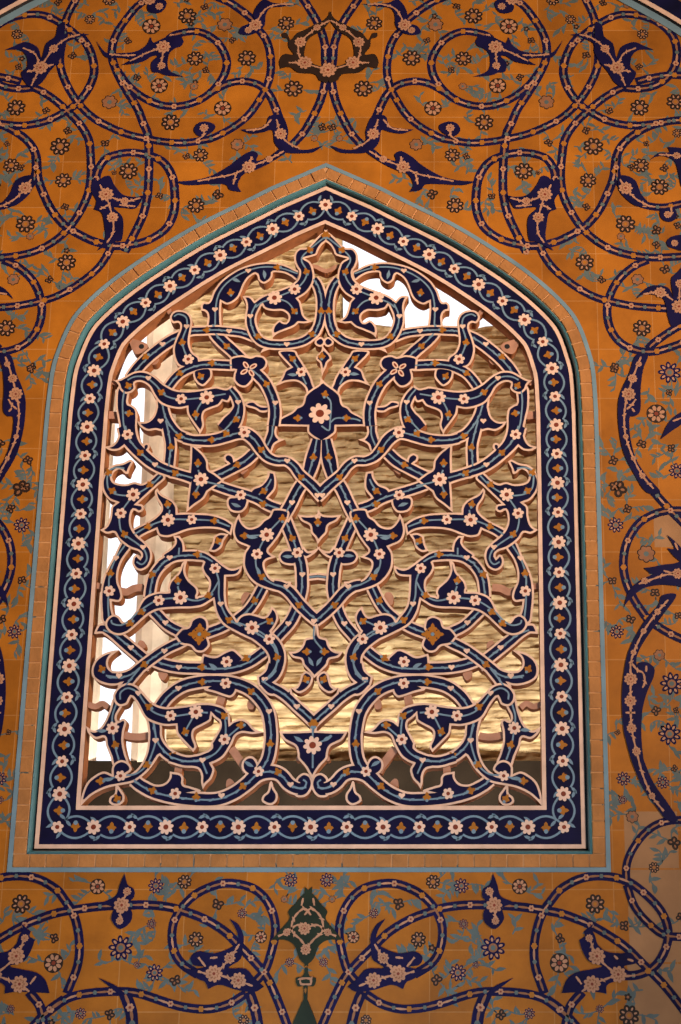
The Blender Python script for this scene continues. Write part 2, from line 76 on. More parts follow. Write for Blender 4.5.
VINES = [
(29,[(541,3356),(524,3390),(494,3407),(430,3414),(371,3379),(336,3319),(333,3264),(360,3204),(406,3157),(464,3132),(528,3130),(592,3156),(650,3204),(692,3264)]),
(29,[(590,3553),(637,3518),(671,3469),(700,3414),(714,3360),(710,3305),(686,3244),(650,3177),(615,3117),(594,3064),(578,3025),(569,2953),(565,2875),(566,2798),(579,2731),(604,2667),(637,2595)]),
(28,[(241,3435),(206,3387),(189,3332),(184,3264),(195,3204),(215,3157),(250,3097),(297,3051),(361,3011),(395,3001),(458,2991),(521,2995),(573,3005),(648,3025),(717,3058),(758,3084),(799,3124),(841,3184),(875,3258),(885,3319),(879,3401),(874,3469),(844,3553)]),
(30,[(246,3456),(287,3494),(334,3530),(382,3553)]),
(29,[(146,3071),(169,3137),(191,3180),(226,3211),(278,3223),(330,3211),(383,3177)]),
(29,[(91,3553),(63,3504),(37,3456),(18,3407),(7,3360),(5,3312),(1,3251),(6,3197),(21,3137),(48,3071),(72,3025),(108,2979)]),
(29,[(719,2816),(734,2855),(727,2900),(699,2938),(636,2955),(573,2946),(521,2920),(489,2868),(478,2803),(480,2740),(503,2683),(548,2645),(598,2625),(665,2616),(728,2630),(767,2648),(813,2676),(842,2702),(874,2746),(898,2797),(922,2861),(936,2946),(970,3001),(1034,3047),(1098,3069),(1156,3077)]),
(29,[(824,3401),(793,3353),(775,3305),(768,3251),(784,3191),(818,3137),(858,3104),(915,3071),(983,3056),(1053,3061),(1122,3074),(1169,3077)]),
(29,[(967,3197),(1011,3194),(1064,3204),(1111,3238),(1141,3292),(1145,3360),(1124,3414),(1078,3456),(1020,3478),(961,3480),(908,3457),(854,3416),(818,3380)]),
(29,[(1006,3221),(1059,3236),(1117,3246),(1176,3244)]),
(28,[(970,3201),(935,3184),(888,3150),(840,3104),(799,3058),(769,3005),(758,2946),(752,2868),(759,2798),(786,2731),(819,2677),(863,2633),(913,2602),(968,2584),(1041,2575),(1148,2580)]),
(27,[(937,2946),(932,2881),(950,2826),(992,2778),(1036,2759),(1087,2756),(1156,2772)]),
(27,[(672,2632),(699,2572),(732,2526),(792,2473),(853,2436),(913,2418),(974,2405),(1035,2399),(1084,2396)]),
(27,[(1024,2566),(978,2544),(932,2501),(903,2451),(889,2390),(897,2329),(926,2281),(974,2254),(1029,2248),(1090,2266),(1135,2284)]),
(27,[(1013,2257),(1036,2281),(1093,2323),(1138,2348)]),
(27,[(970,1842),(1017,1780),(1051,1738),(1106,1677)]),
(26,[(1108,1724),(1050,1723),(1001,1707),(960,1677),(927,1621),(915,1561),(920,1506),(940,1451),(964,1410),(985,1381),(1015,1359),(1049,1338),(1091,1318)]),
(23,[(895,610),(896,660),(912,703),(946,749),(985,778),(1027,790),(1069,792)]),
(25,[(147,337),(115,375),(98,427),(89,479),(96,526),(122,573),(164,603),(234,614),(298,594),(342,560),(371,515),(377,468),(366,422),(342,391),(300,365)]),
(25,[(45,223),(80,304),(110,360),(146,401),(188,442),(230,481),(288,515),(342,535),(390,548),(449,554),(518,553),(582,550),(652,541),(710,530),(753,515),(785,502),(837,473),(889,437),(941,386),(992,334),(1047,263)]),
(24,[(164,314),(211,286),(264,273),(322,276),(375,288),(448,311),(496,319),(564,318),(627,310),(669,293),(721,253)]),
(29,[(156,319),(138,273),(126,223)]),
(25,[(659,314),(648,345),(635,386),(632,432),(640,484),(657,531),(685,570),(712,599),(767,627),(831,634),(896,620),(948,583),(990,536),(1007,484),(997,432),(965,386),(917,364),(864,362)]),
(33,[(501,319),(479,268),(472,223)]),
(26,[(764,319),(729,278),(715,223)]),
(24,[(666,299),(708,268),(749,223)]),
(23,[(895,610),(917,547),(958,499),(999,471),(1063,466)])]
PALMETTES = [
(0,[(477,3373,'c'),(491,3397),(529,3394),(562,3377),(579,3370),(588,3392,'c'),(601,3360),(634,3336),(687,3329),(734,3332),(770,3380,'c'),(734,3315),(687,3311),(652,3304),(679,3283,'c'),(640,3288),(605,3298),(579,3317),(561,3317),(580,3292),(575,3258),(552,3254),(529,3244),(469,3238,'c'),(514,3258),(526,3285),(523,3325),(506,3346),(485,3356)],[(544,3353,25),(546,3281,14)],[[(544,3353),(593,3332),(628,3312),(652,3298)],[(544,3339),(546,3305),(552,3264)],[(634,3322),(675,3320),(722,3325)]]),
(0,[(95,3521,'c'),(145,3521),(187,3526),(216,3539),(240,3511),(250,3476),(241,3449),(282,3435),(295,3407),(265,3399),(235,3409),(211,3435),(208,3476),(193,3504),(151,3511)],[(241,3438,23),(264,3418,13)],[[(116,3519),(163,3519),(210,3500),(241,3442)]]),
(0,[(2,2980,'c'),(51,2965),(91,2968),(119,2998),(119,3037),(140,3090),(181,3090),(193,3057),(222,3044),(276,3039,'c'),(239,3024),(199,3029),(170,3036),(162,2991),(142,2964),(114,2952),(74,2951),(34,2955)],[(143,3023,21)],[[(79,2968),(119,2991),(143,3023),(158,3077)],[(175,3077),(204,3044),(256,3036)]]),
(0,[(117,2960),(142,2968),(177,2939),(217,2923),(214,2947),(234,2959),(269,2939),(303,2907),(361,2869),(418,2852),(480,2847,'c'),(435,2834),(361,2838),(315,2836),(299,2816),(263,2809,'c'),(275,2836),(258,2873),(218,2890),(172,2916)],[(242,2900,23),(177,2929,13)],[[(131,2959),(177,2929),(241,2900),(292,2874),(349,2861),(406,2848)],[(281,2881),(290,2836)],[(241,2900),(234,2939)]]),
(0,[(577,2798,'c'),(605,2791),(645,2800),(674,2836),(689,2866),(709,2865),(726,2848),(740,2861),(748,2816),(730,2778),(736,2746,'c'),(712,2733),(703,2689),(700,2639),(724,2598,'c'),(682,2623),(666,2631),(646,2639),(644,2714),(673,2751),(645,2752),(605,2749),(588,2772)],[(699,2800,25),(677,2717,19),(639,2776,14)],[[(588,2787),(639,2776),(699,2800),(720,2836)],[(699,2800),(677,2717),(675,2664),(694,2626)],[(605,2757),(656,2762)],[(685,2765),(718,2746)]]),
(0,[(792,3401,'c'),(830,3404),(871,3390),(878,3449),(900,3435),(906,3394),(934,3366),(945,3312),(963,3353),(1005,3372),(1040,3356),(1070,3342,'c'),(1022,3341),(997,3319),(990,3278),(1008,3251),(988,3211),(965,3197),(936,3217),(914,3258),(891,3292),(872,3332),(870,3366),(829,3390)],[(946,3273,25),(908,3346,16)],[[(824,3401),(865,3387),(908,3346),(946,3273),(971,3204)],[(946,3273),(968,3325),(1010,3349)],[(946,3273),(903,3285)],[(955,3264),(990,3258)]]),
(0,[(937,2865),(966,2868),(994,2848),(1009,2803),(1038,2764,'c'),(997,2757),(963,2781),(939,2816)],[(960,2823,23)],[[(943,2855),(960,2823),(992,2784),(1031,2759)]]),
(0,[(1041,2925,'c'),(1072,2952),(1106,2955),(1101,2975,'c'),(1153,2968),(1186,2946),(1159,2861),(1141,2829),(1132,2881),(1122,2920),(1094,2939),(1065,2939)],[(1129,2942,13)],[[(1071,2946),(1129,2942),(1151,2939)]]),
(0,[(1073,2746),(1110,2752),(1122,2727),(1108,2704),(1085,2703),(1068,2721)],[(1092,2727,13)],[[(1104,2756),(1103,2727),(1086,2717)]]),
(0,[(1085,2632),(1106,2650),(1139,2650),(1137,2600),(1104,2607),(1090,2613)],[(1110,2625,12)],[]),
(0,[(980,2427,'c'),(998,2451),(1026,2473),(1060,2476),(1087,2464),(1098,2433),(1094,2495),(1112,2519),(1140,2538),(1164,2451),(1138,2360),(1093,2334),(1079,2366),(1074,2405),(1064,2432),(1031,2444),(1003,2444)],[(1058,2451,19),(1115,2402,24),(1121,2482,15)],[[(1003,2445),(1058,2451),(1097,2424)],[(1115,2402),(1121,2482)]]),
(0,[(360,3057),(389,3069),(415,3062),(427,3037),(409,3014),(384,3017),(361,3037)],[(394,3045,15)],[[(394,3045),(395,3017),(418,2998)]]),
(0,[(542,3518),(554,3539),(590,3546),(607,3511),(595,3487),(560,3487)],[(566,3511,14),(601,3539,23)],[]),
(0,[(974,2235),(1011,2235),(996,2190),(988,2146),(984,2104),(984,2072),(979,2043),(964,2030),(949,2028),(946,1994),(950,1946),(964,1888),(993,1836),(1033,1783),(990,1783),(952,1849),(927,1907),(916,1965),(912,2023),(915,2082),(929,2126),(950,2171)],[(982,2205,10),(961,2156,15),(947,2104,22),(934,1963,9),(955,1892,8),(981,1835,10)],[[(990,2230),(972,2186),(952,2126),(937,2072),(931,2023),(934,1963),(955,1892),(981,1835),(1013,1793)],[(939,2053),(955,2067),(969,2087)],[(955,2057),(964,2045)]]),
(0,[(1113,2048,'c'),(1085,2028),(1061,1999),(1040,1953,'c'),(1074,1980),(1111,2009)],[],[[(1080,2014),(1112,2026)]]),
(0,[(909,1410,'c'),(927,1468),(959,1500),(1003,1523),(995,1524),(975,1542,'c'),(1004,1546),(1031,1552),(1066,1556),(1110,1565),(1107,1487),(1063,1487),(1020,1489),(971,1478),(937,1451),(917,1428)],[(976,1501,11),(1076,1524,17)],[[(958,1492),(1003,1508),(1038,1520),(1076,1524)],[(1034,1533),(1065,1524)]]),
(0,[(1047,1647,'c'),(1069,1628),(1094,1598),(1110,1556),(1088,1561),(1067,1578),(1047,1604,'c'),(1068,1602),(1062,1621)],[],[[(1071,1621),(1079,1598)]]),
(0,[(1027,1457),(1069,1457),(1025,1394),(984,1339),(956,1295),(944,1264),(945,1241),(950,1251),(972,1253),(994,1237),(993,1211),(973,1166),(959,1123),(954,1089),(951,1050),(951,1020),(953,981),(958,955),(982,896),(1021,837),(1046,791),(1015,791),(979,839),(947,891),(920,960),(905,1024),(900,1050),(897,1106),(898,1158),(904,1211),(917,1273),(940,1326),(977,1385),(1013,1425)],[(1011,1406,10),(968,1347,9),(936,1282,9),(925,1202,20),(922,1137,18),(923,1056,15),(935,989,13),(975,860,10)],[[(1044,1443),(1011,1406),(968,1347),(936,1282),(926,1242),(925,1202),(922,1137),(922,1102),(923,1056),(935,989),(952,917),(975,860),(1007,816)],[(929,1251),(945,1229),(962,1220),(966,1193),(959,1176)],[(972,1242),(971,1224)],[(907,1102),(935,1102)]]),
(0,[(192,499),(218,516,'c'),(197,483),(193,453),(215,436),(257,422),(300,427),(322,411),(312,390),(279,386),(321,379),(353,388),(300,354),(279,345),(269,326,'c'),(237,337),(190,324),(142,318),(115,332,'c'),(142,355),(168,380),(215,383),(183,406),(178,442),(177,468)],[(255,367,24),(187,349,22),(213,409,16)],[[(188,447),(213,409),(255,367),(300,373)],[(187,349),(255,367)],[(147,334),(187,349)],[(247,411),(268,409)],[(279,386),(300,411)]]),
(0,[(519,641,'c'),(531,610),(541,578),(575,560),(545,546),(549,515),(524,488),(496,505),(491,531),(503,556),(488,578),(492,599),(509,610)],[(522,553,23),(509,591,12),(525,510,11)],[[(509,591),(522,553),(525,510)]]),
(0,[(758,458,'c'),(773,468),(771,481,'c'),(792,497),(825,523,'c'),(795,494),(803,468),(810,445),(833,427),(870,422),(902,422),(914,396),(880,386),(900,362),(836,339),(830,314,'c'),(788,319),(706,315,'c'),(720,349),(747,370),(795,380),(821,388),(785,400),(767,427)],[(806,414,24),(791,339,24),(864,365,23),(786,463,11)],[[(786,468),(806,414),(864,365),(911,362)],[(791,339),(864,365)],[(762,319),(791,339)],[(854,416),(864,406)],[(891,406),(907,401)],[(747,360),(762,339)]]),
(0,[(501,314),(523,334),(576,357,'c'),(544,334),(517,314)],[],[]),
(1,[(-11,3493,'c'),(8,3462),(40,3442),(79,3418),(100,3407),(121,3380),(135,3407,'c'),(150,3407),(148,3390),(130,3383),(127,3353),(110,3324),(142,3325),(156,3298),(152,3270,'c'),(120,3275),(91,3254),(39,3248),(22,3224,'c'),(-5,3217),(-6,3268),(38,3285),(72,3312),(72,3353),(59,3387),(17,3418),(-11,3462)],[(89,3371,20),(72,3292,25),(-11,3264,28),(35,3428,13)],[[(-7,3456),(35,3428),(89,3371),(93,3325),(72,3292),(-2,3264)],[(72,3292),(125,3292)]]),
(2,[(-11,605,'c'),(19,578),(36,557),(55,536),(51,515),(81,479),(98,458,'c'),(60,458),(34,442),(19,406),(-5,386,'c')],[(-8,489,18),(57,479,11),(-3,432,15)],[[(-9,526),(10,544),(37,520),(43,484),(17,458),(-3,432)],[(-8,489),(27,499),(57,479),(81,468)],[(14,573),(18,552)]]),
(2,[(-5,378),(10,360),(28,355),(23,334),(5,333),(-3,319),(17,273),(34,223),(0,213)],[],[[(0,339),(13,339),(15,352),(-1,355)]])]
ROSETTES = [(139,3447,29,'d'),(265,3312,32,'d'),(107,3195,33,'d'),(337,3121,29,'p'),(344,3442,26,'k'),(315,3381,13,'s'),(471,3476,32,'d'),(589,3435,31,'p'),(663,3379,14,'s'),(437,3310,29,'d'),(550,3206,29,'p'),(505,3068,32,'d'),(625,3238,14,'s'),(435,3204,14,'k'),(415,3512,14,'s'),(710,3144,26,'k'),(737,3539,23,'d'),(398,3266,13,'s'),(1035,3404,20,'d'),(1015,3123,32,'d'),(1134,3145,31,'d'),(915,3111,14,'s'),(845,3322,15,'s'),(1019,3278,13,'s'),(907,3528,14,'s'),(796,3462,19,'d'),(986,3518,13,'k'),(283,2985,22,'k'),(338,2802,19,'s'),(7,3050,15,'s'),(33,3008,12,'k'),(401,2946,26,'d'),(447,2942,13,'s'),(632,2887,32,'d'),(528,2796,13,'s'),(410,2762,29,'d'),(714,2991,15,'s'),(678,2881,9,'s'),(860,2978,34,'d'),(840,2853,28,'d'),(831,2756,14,'s'),(1013,2908,27,'d'),(980,2900,13,'s'),(1087,2899,15,'s'),(1070,2829,31,'d'),(956,2695,33,'d'),(940,2651,13,'k'),(1053,2673,18,'s'),(1051,2620,14,'s'),(1135,3027,17,'d'),(1121,2689,13,'s'),(1033,2988,11,'s'),(839,3037,15,'s'),(822,2558,31,'d'),(875,2498,14,'s'),(988,2498,20,'k'),(1076,2535,17,'s'),(996,2329,30,'d'),(907,2197,15,'s'),(906,2190,15,'s'),(1077,2178,37,'b'),(1031,2040,31,'p'),(982,1939,16,'s'),(893,1886,16,'s'),(1074,1926,14,'s'),(1087,1852,26,'b'),(897,1802,18,'s'),(1074,2111,12,'s'),(906,1794,27,'s'),(931,1730,15,'s'),(895,1678,25,'b'),(984,1587,27,'k'),(880,1504,14,'s'),(1006,1465,15,'s'),(889,1346,22,'b'),(931,1385,15,'s'),(1012,1275,17,'k'),(1045,1189,35,'b'),(997,1108,15,'s'),(1055,1110,10,'s'),(1073,1394,13,'s'),(882,1045,9,'s'),(1033,1040,34,'b'),(895,910,21,'b'),(891,849,13,'b'),(1008,899,19,'b'),(917,801,18,'k'),(1042,940,11,'s'),(1033,726,19,'s'),(51,623,20,'b'),(253,557,17,'s'),(184,531,14,'b'),(129,466,17,'p'),(310,460,22,'d'),(47,398,13,'b'),(168,243,16,'d'),(67,570,10,'k'),(350,618,21,'d'),(430,607,22,'b'),(594,605,22,'p'),(518,437,35,'b'),(420,370,24,'b'),(436,502,14,'b'),(362,350,16,'s'),(538,258,15,'s'),(617,261,16,'b'),(470,391,10,'b'),(805,557,28,'d'),(974,658,16,'d'),(886,497,15,'s'),(702,396,27,'p'),(891,256,29,'d'),(811,273,12,'b'),(706,463,14,'s'),(1044,520,14,'s')]
ARCH = [(784,713),(784,1114),(784,1573),(784,1828),(783.5,2052),(778,2175),(765,2240),(743,2310),(716,2358),(656,2425),(583,2490),(500,2553),(443,2594),(363,2646),(229,2721),(147,2768),(0,2840)]

# ------------------------------------------------------------------ materials
def srgb(r, g, b):
    f = lambda v: (v/12.92 if v <= 0.04045 else ((v+0.055)/1.055)**2.4)
    return (f(r/255), f(g/255), f(b/255), 1)

def mat(name, col, rough=0.4, var=0.0, scale=30.0, spec=0.5, bump=0.0, bscale=60.0, col2=None, stretch=None):
    m = bpy.data.materials.new(name); m.use_nodes = True
    nt = m.node_tree; b = nt.nodes['Principled BSDF']
    b.inputs['Roughness'].default_value = rough
    b.inputs['Specular IOR Level'].default_value = spec
    b.inputs['Base Color'].default_value = col
    tc = nt.nodes.new('ShaderNodeTexCoord'); co = tc.outputs['Object']
    if stretch:
        mp = nt.nodes.new('ShaderNodeMapping'); mp.inputs['Scale'].default_value = stretch; nt.links.new(co, mp.inputs['Vector']); co = mp.outputs[0]
    if var > 0 or col2:
        n = nt.nodes.new('ShaderNodeTexNoise'); n.inputs['Scale'].default_value = scale; n.inputs['Detail'].default_value = 5
        nt.links.new(co, n.inputs['Vector'])
        r = nt.nodes.new('ShaderNodeValToRGB')
        r.color_ramp.elements[0].position = 0.3; r.color_ramp.elements[1].position = 0.7
        r.color_ramp.elements[0].color = col if col2 else tuple(c*(1-var) for c in col[:3])+(1,)
        r.color_ramp.elements[1].color = col2 if col2 else tuple(min(1, c*(1+var)) for c in col[:3])+(1,)
        nt.links.new(n.outputs['Fac'], r.inputs['Fac']); nt.links.new(r.outputs['Color'], b.inputs['Base Color'])
    if bump > 0:
        n2 = nt.nodes.new('ShaderNodeTexNoise'); n2.inputs['Scale'].default_value = bscale; n2.inputs['Detail'].default_value = 4
        nt.links.new(tc.outputs['Object'], n2.inputs['Vector'])
        bp = nt.nodes.new('ShaderNodeBump'); bp.inputs['Strength'].default_value = bump; bp.inputs['Distance'].default_value = 0.004
        nt.links.new(n2.outputs['Fac'], bp.inputs['Height']); nt.links.new(bp.outputs['Normal'], b.inputs['Normal'])
    return m

M = {
 'pink':  mat('rose_glaze', srgb(208,168,146), 0.45, 0.14, 25, 0.35),
 'terra': mat('terracotta', srgb(146,88,52), 0.85, 0.25, 20, 0.2, 0.3),
 'stub':  mat('bare_clay', srgb(164,116,94), 0.8, 0.2, 30, 0.2, 0.3),
 'navy':  mat('cobalt_glaze', srgb(15,12,44), 0.28, 0.35, 14, 0.4, 0.06, 18),
 'teal':  mat('turquoise_line', srgb(104,124,140), 0.4, 0.12, 30, 0.4),
 'ochre': mat('ochre_glaze', srgb(150,90,24), 0.4, 0.15, 40, 0.4),
 'red':   mat('red_clay_glaze', srgb(116,46,26), 0.5, 0.15, 40, 0.3),
 'trim':  mat('turquoise_trim', srgb(108,128,138), 0.3, 0.18, 9, 0.5, 0.1, 20),
 'bead':  mat('deep_turquoise', srgb(66,104,110), 0.25, 0.25, 6, 0.5, 0.1, 20),
 'brick': mat('brick_face', srgb(160,104,56), 0.8, 0.2, 12, 0.25, 0.5, 90),
 'mortar':mat('mortar', srgb(186,134,90), 0.9, 0.2, 30, 0.1),
 'dark':  mat('shadow_joint', srgb(20,15,18), 0.9),
 'vine':  mat('painted_navy', srgb(21,16,54), 0.5, 0.3, 12, 0.1),
 'dvine': mat('painted_umber', srgb(40,25,18), 0.45, 0.3, 12, 0.25),
 'rose':  mat('painted_rose', srgb(168,118,90), 0.5, 0.15, 30, 0.25),
 'rosed': mat('painted_old_rose', srgb(134,86,58), 0.5, 0.2, 30, 0.25),
 'gleaf': mat('painted_grey_blue', srgb(84,92,90), 0.5, 0.2, 18, 0.25),
 'gold':  mat('painted_gold', srgb(156,94,28), 0.5, 0.15, 30, 0.25),
 'mud':   mat('sunlit_mud_brick', srgb(126,94,58), 0.95, 0.3, 9, 0.1, 0.9, 45, srgb(232,212,172), (1, 1, 6)),
 'wood':  mat('weathered_timber', srgb(226,212,196), 0.9, 0.25, 10, 0.1, 0.6, 30),
 'pale':  mat('faded_tile', srgb(150,106,70), 0.5, 0.15, 9, 0.25, 0.2),
 'petal': mat('petal_glaze', srgb(214,176,156), 0.45, 0.08, 30, 0.35),
 'gvine': mat('painted_deep_green', srgb(32,38,26), 0.45, 0.3, 12, 0.2),
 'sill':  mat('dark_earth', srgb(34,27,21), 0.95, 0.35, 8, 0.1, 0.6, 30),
}

def tile_material():
    m = bpy.data.materials.new('ochre_wall_tile'); m.use_nodes = True
    nt = m.node_tree; b = nt.nodes['Principled BSDF']; N = nt.nodes.new; Lk = nt.links.new
    tc = N('ShaderNodeTexCoord'); sx = N('ShaderNodeSeparateXYZ'); Lk(tc.outputs['Object'], sx.inputs[0])
    cb = N('ShaderNodeCombineXYZ'); Lk(sx.outputs['X'], cb.inputs['X']); Lk(sx.outputs['Z'], cb.inputs['Y'])
    mp = N('ShaderNodeMapping'); mp.inputs['Location'].default_value = (0.002, 0.127, 0); Lk(cb.outputs[0], mp.inputs['Vector'])
    br = N('ShaderNodeTexBrick'); br.offset = 0; br.squash = 1
    br.inputs['Scale'].default_value = 1; br.inputs['Brick Width'].default_value = 0.172; br.inputs['Row Height'].default_value = 0.166
    br.inputs['Mortar Size'].default_value = 0.0016; br.inputs['Mortar Smooth'].default_value = 0.4; br.inputs['Bias'].default_value = 0
    br.inputs['Color1'].default_value = srgb(152,88,20); br.inputs['Color2'].default_value = srgb(174,102,25); br.inputs['Mortar'].default_value = srgb(178,118,62)
    Lk(mp.outputs[0], br.inputs['Vector'])
    n = N('ShaderNodeTexNoise'); n.inputs['Scale'].default_value = 5; n.inputs['Detail'].default_value = 8; n.inputs['Roughness'].default_value = 0.65
    Lk(tc.outputs['Object'], n.inputs['Vector'])
    r = N('ShaderNodeValToRGB'); r.color_ramp.elements[0].position = 0.3; r.color_ramp.elements[1].position = 0.72
    r.color_ramp.elements[0].color = (0.62,0.60,0.58,1); r.color_ramp.elements[1].color = (1.12,1.12,1.14,1)
    Lk(n.outputs['Fac'], r.inputs['Fac'])
    mx = N('ShaderNodeMix'); mx.data_type = 'RGBA'; mx.blend_type = 'MULTIPLY'; mx.inputs['Factor'].default_value = 1
    Lk(br.outputs['Color'], mx.inputs['A']); Lk(r.outputs['Color'], mx.inputs['B'])
    Lk(mx.outputs['Result'], b.inputs['Base Color'])
    b.inputs['Roughness'].default_value = 0.42; b.inputs['Specular IOR Level'].default_value = 0.3
    bp = N('ShaderNodeBump'); bp.inputs['Strength'].default_value = 0.25; bp.inputs['Distance'].default_value = 0.003
    Lk(n.outputs['Fac'], bp.inputs['Height']); Lk(bp.outputs['Normal'], b.inputs['Normal'])
    return m
M['tile'] = tile_material()

# ------------------------------------------------------------------ 2-D helpers (mm)
def catmull(p0, p1, p2, p3, t):
    return tuple(0.5*((2*p1[i])+(-p0[i]+p2[i])*t+(2*p0[i]-5*p1[i]+4*p2[i]-p3[i])*t*t+(-p0[i]+3*p1[i]-3*p2[i]+p3[i])*t**3) for i in range(len(p1)))

def run(pts, step=7.0):
    """smooth open run through pts (tuples of equal length)"""
    if len(pts) < 2: return list(pts)
    q = [tuple(2*a-b for a, b in zip(pts[0], pts[1]))]+list(pts)+[tuple(2*a-b for a, b in zip(pts[-1], pts[-2]))]
    out = []
    for i in range(1, len(q)-2):
        d = math.hypot(q[i+1][0]-q[i][0], q[i+1][1]-q[i][1]); n = max(2, min(10, int(d/step)+1))
        for k in range(n): out.append(catmull(q[i-1], q[i], q[i+1], q[i+2], k/n))
    out.append(tuple(pts[-1])); return out

def loop(pts, step=6.0):
    """closed outline; points marked 'c' are sharp corners"""
    P = [tuple(p[:2]) for p in pts]; C = [i for i, p in enumerate(pts) if len(p) > 2]; n = len(P)
    out = []
    if not C:
        for i in range(n):
            a, b, c, d = P[i-1], P[i], P[(i+1) % n], P[(i+2) % n]
            k2 = max(2, min(10, int(math.dist(b, c)/step)+1))
            out += [catmull(a, b, c, d, k/k2) for k in range(k2)]
        return out
    for j, c0 in enumerate(C):
        c1 = C[(j+1) % len(C)]; seg = [P[c0]]; i = c0
        while True:
            i = (i+1) % n; seg.append(P[i])
            if i == c1: break
        out += run(seg, step)[:-1]
    return out

def area(p): return 0.5*sum(p[i-1][0]*p[i][1]-p[i][0]*p[i-1][1] for i in range(len(p)))

def seg_dist(p, a, b):
    dx, dy = b[0]-a[0], b[1]-a[1]; L = dx*dx+dy*dy
    t = 0 if L == 0 else max(0, min(1, ((p[0]-a[0])*dx+(p[1]-a[1])*dy)/L))
    return math.hypot(p[0]-a[0]-t*dx, p[1]-a[1]-t*dy)

def inset(p, d):
    """outline moved inwards by d; vertices that would fold over are dropped"""
    q = p if area(p) > 0 else p[::-1]
    n = len(q); out = []
    for i in range(n):
        a, b, c = q[i-1], q[i], q[(i+1) % n]
        u = (b[0]-a[0], b[1]-a[1]); v = (c[0]-b[0], c[1]-b[1]); lu = math.hypot(*u) or 1; lv = math.hypot(*v) or 1
        n1 = (-u[1]/lu, u[0]/lu); n2 = (-v[1]/lv, v[0]/lv); m = (n1[0]+n2[0], n1[1]+n2[1]); lm = m[0]**2+m[1]**2
        if lm < 0.15: continue
        k = min(2*d/lm, 2.6*d)
        if lm > 0: out.append((b[0]+m[0]*k, b[1]+m[1]*k))
    ok = [s for s in out if min(seg_dist(s, q[i-1], q[i]) for i in range(n)) > 0.93*d]
    return ok

def sides(c, w):
    """left and right edges of a ribbon; c = [(x, z)], w = widths"""
    Lf, Rt = [], []; n = len(c)
    for i in range(n):
        a = c[max(0, i-1)]; b = c[min(n-1, i+1)]; d = math.hypot(b[0]-a[0], b[1]-a[1]) or 1
        nx, nz = -(b[1]-a[1])/d, (b[0]-a[0])/d; h = w[i]/2
        Lf.append((c[i][0]+nx*h, c[i][1]+nz*h)); Rt.append((c[i][0]-nx*h, c[i][1]-nz*h))
    return Lf, Rt

# ------------------------------------------------------------------ mesh collector
class MB:
    def __init__(s): s.v = []; s.f = []; s.m = []; s.mats = []
    def mi(s, k):
        if k not in s.mats: s.mats.append(k)
        return s.mats.index(k)
    def add(s, vs, faces, k):
        o = len(s.v); s.v += vs; s.f += [tuple(o+i for i in f) for f in faces]; s.m += [s.mi(k)]*len(faces)
    def pt(s, p, y): return (p[0]/1000, y, H+p[1]/1000)
    def face(s, p, y, k):
        if len(p) < 3: return
        n = len(p)
        if n <= 4:
            s.add([s.pt(q, y) for q in (p if area(p) > 0 else p[::-1])], [tuple(range(n))], k); return
        vs, _, fs, _, _, _ = geometry.delaunay_2d_cdt([Vector(q) for q in p], [(i, (i+1) % n) for i in range(n)], [], 0, 1e-4)
        keep = []
        for f in fs:                        # keep what the outline winds round, so that outlines that cross themselves fill cleanly
            cx = sum(vs[i].x for i in f)/3; cy = sum(vs[i].y for i in f)/3; wn = 0
            for i in range(n):
                a, b = p[i], p[(i+1) % n]
                side = (b[0]-a[0])*(cy-a[1])-(cx-a[0])*(b[1]-a[1])
                if a[1] <= cy < b[1] and side > 0: wn += 1
                elif b[1] <= cy < a[1] and side < 0: wn -= 1
            if wn: keep.append(tuple(f))
        s.add([s.pt(q, y) for q in vs], keep, k)
    def wall(s, p, y0, y1, k, closed=True):
        if closed and area(p) < 0: p = p[::-1]
        n = len(p); vs = [s.pt(q, y0) for q in p]+[s.pt(q, y1) for q in p]
        s.add(vs, [(i, i+n, (i+1) % n+n, (i+1) % n) for i in range(n if closed else n-1)], k)
    def strip(s, a, b, y, k, closed=False, yb=None):
        n = len(a); vs = [s.pt(q, y) for q in a]+[s.pt(q, y if yb is None else yb) for q in b]
        s.add(vs, [(i, (i+1) % n, (i+1) % n+n, i+n) for i in range(n if closed else n-1)], k)
    def slab(s, p, y0, y1, kf, ks):
        s.face(p, y0, kf); s.wall(p, y0, y1, ks)
    def box(s, x0, x1, y0, y1, z0, z1, k):
        v = [(x, y, z) for x in (x0, x1) for y in (y0, y1) for z in (z0, z1)]
        s.add(v, [(0,1,3,2),(4,6,7,5),(0,4,5,1),(2,3,7,6),(0,2,6,4),(1,5,7,3)], k)
    def build(s, name, parent=None):
        me = bpy.data.meshes.new(name); me.from_pydata(s.v, [], s.f); me.polygons.foreach_set('material_index', s.m)
        for k in s.mats: me.materials.append(M[k])
        me.update(); o = bpy.data.objects.new(name, me); COL.objects.link(o)
        if parent: o.parent = parent
        return o

def tag(o, label=None, cat=None, group=None, kind=None):
    for k, v in (('label', label), ('category', cat), ('group', group), ('kind', kind)):
        if v: o[k] = v
    return o

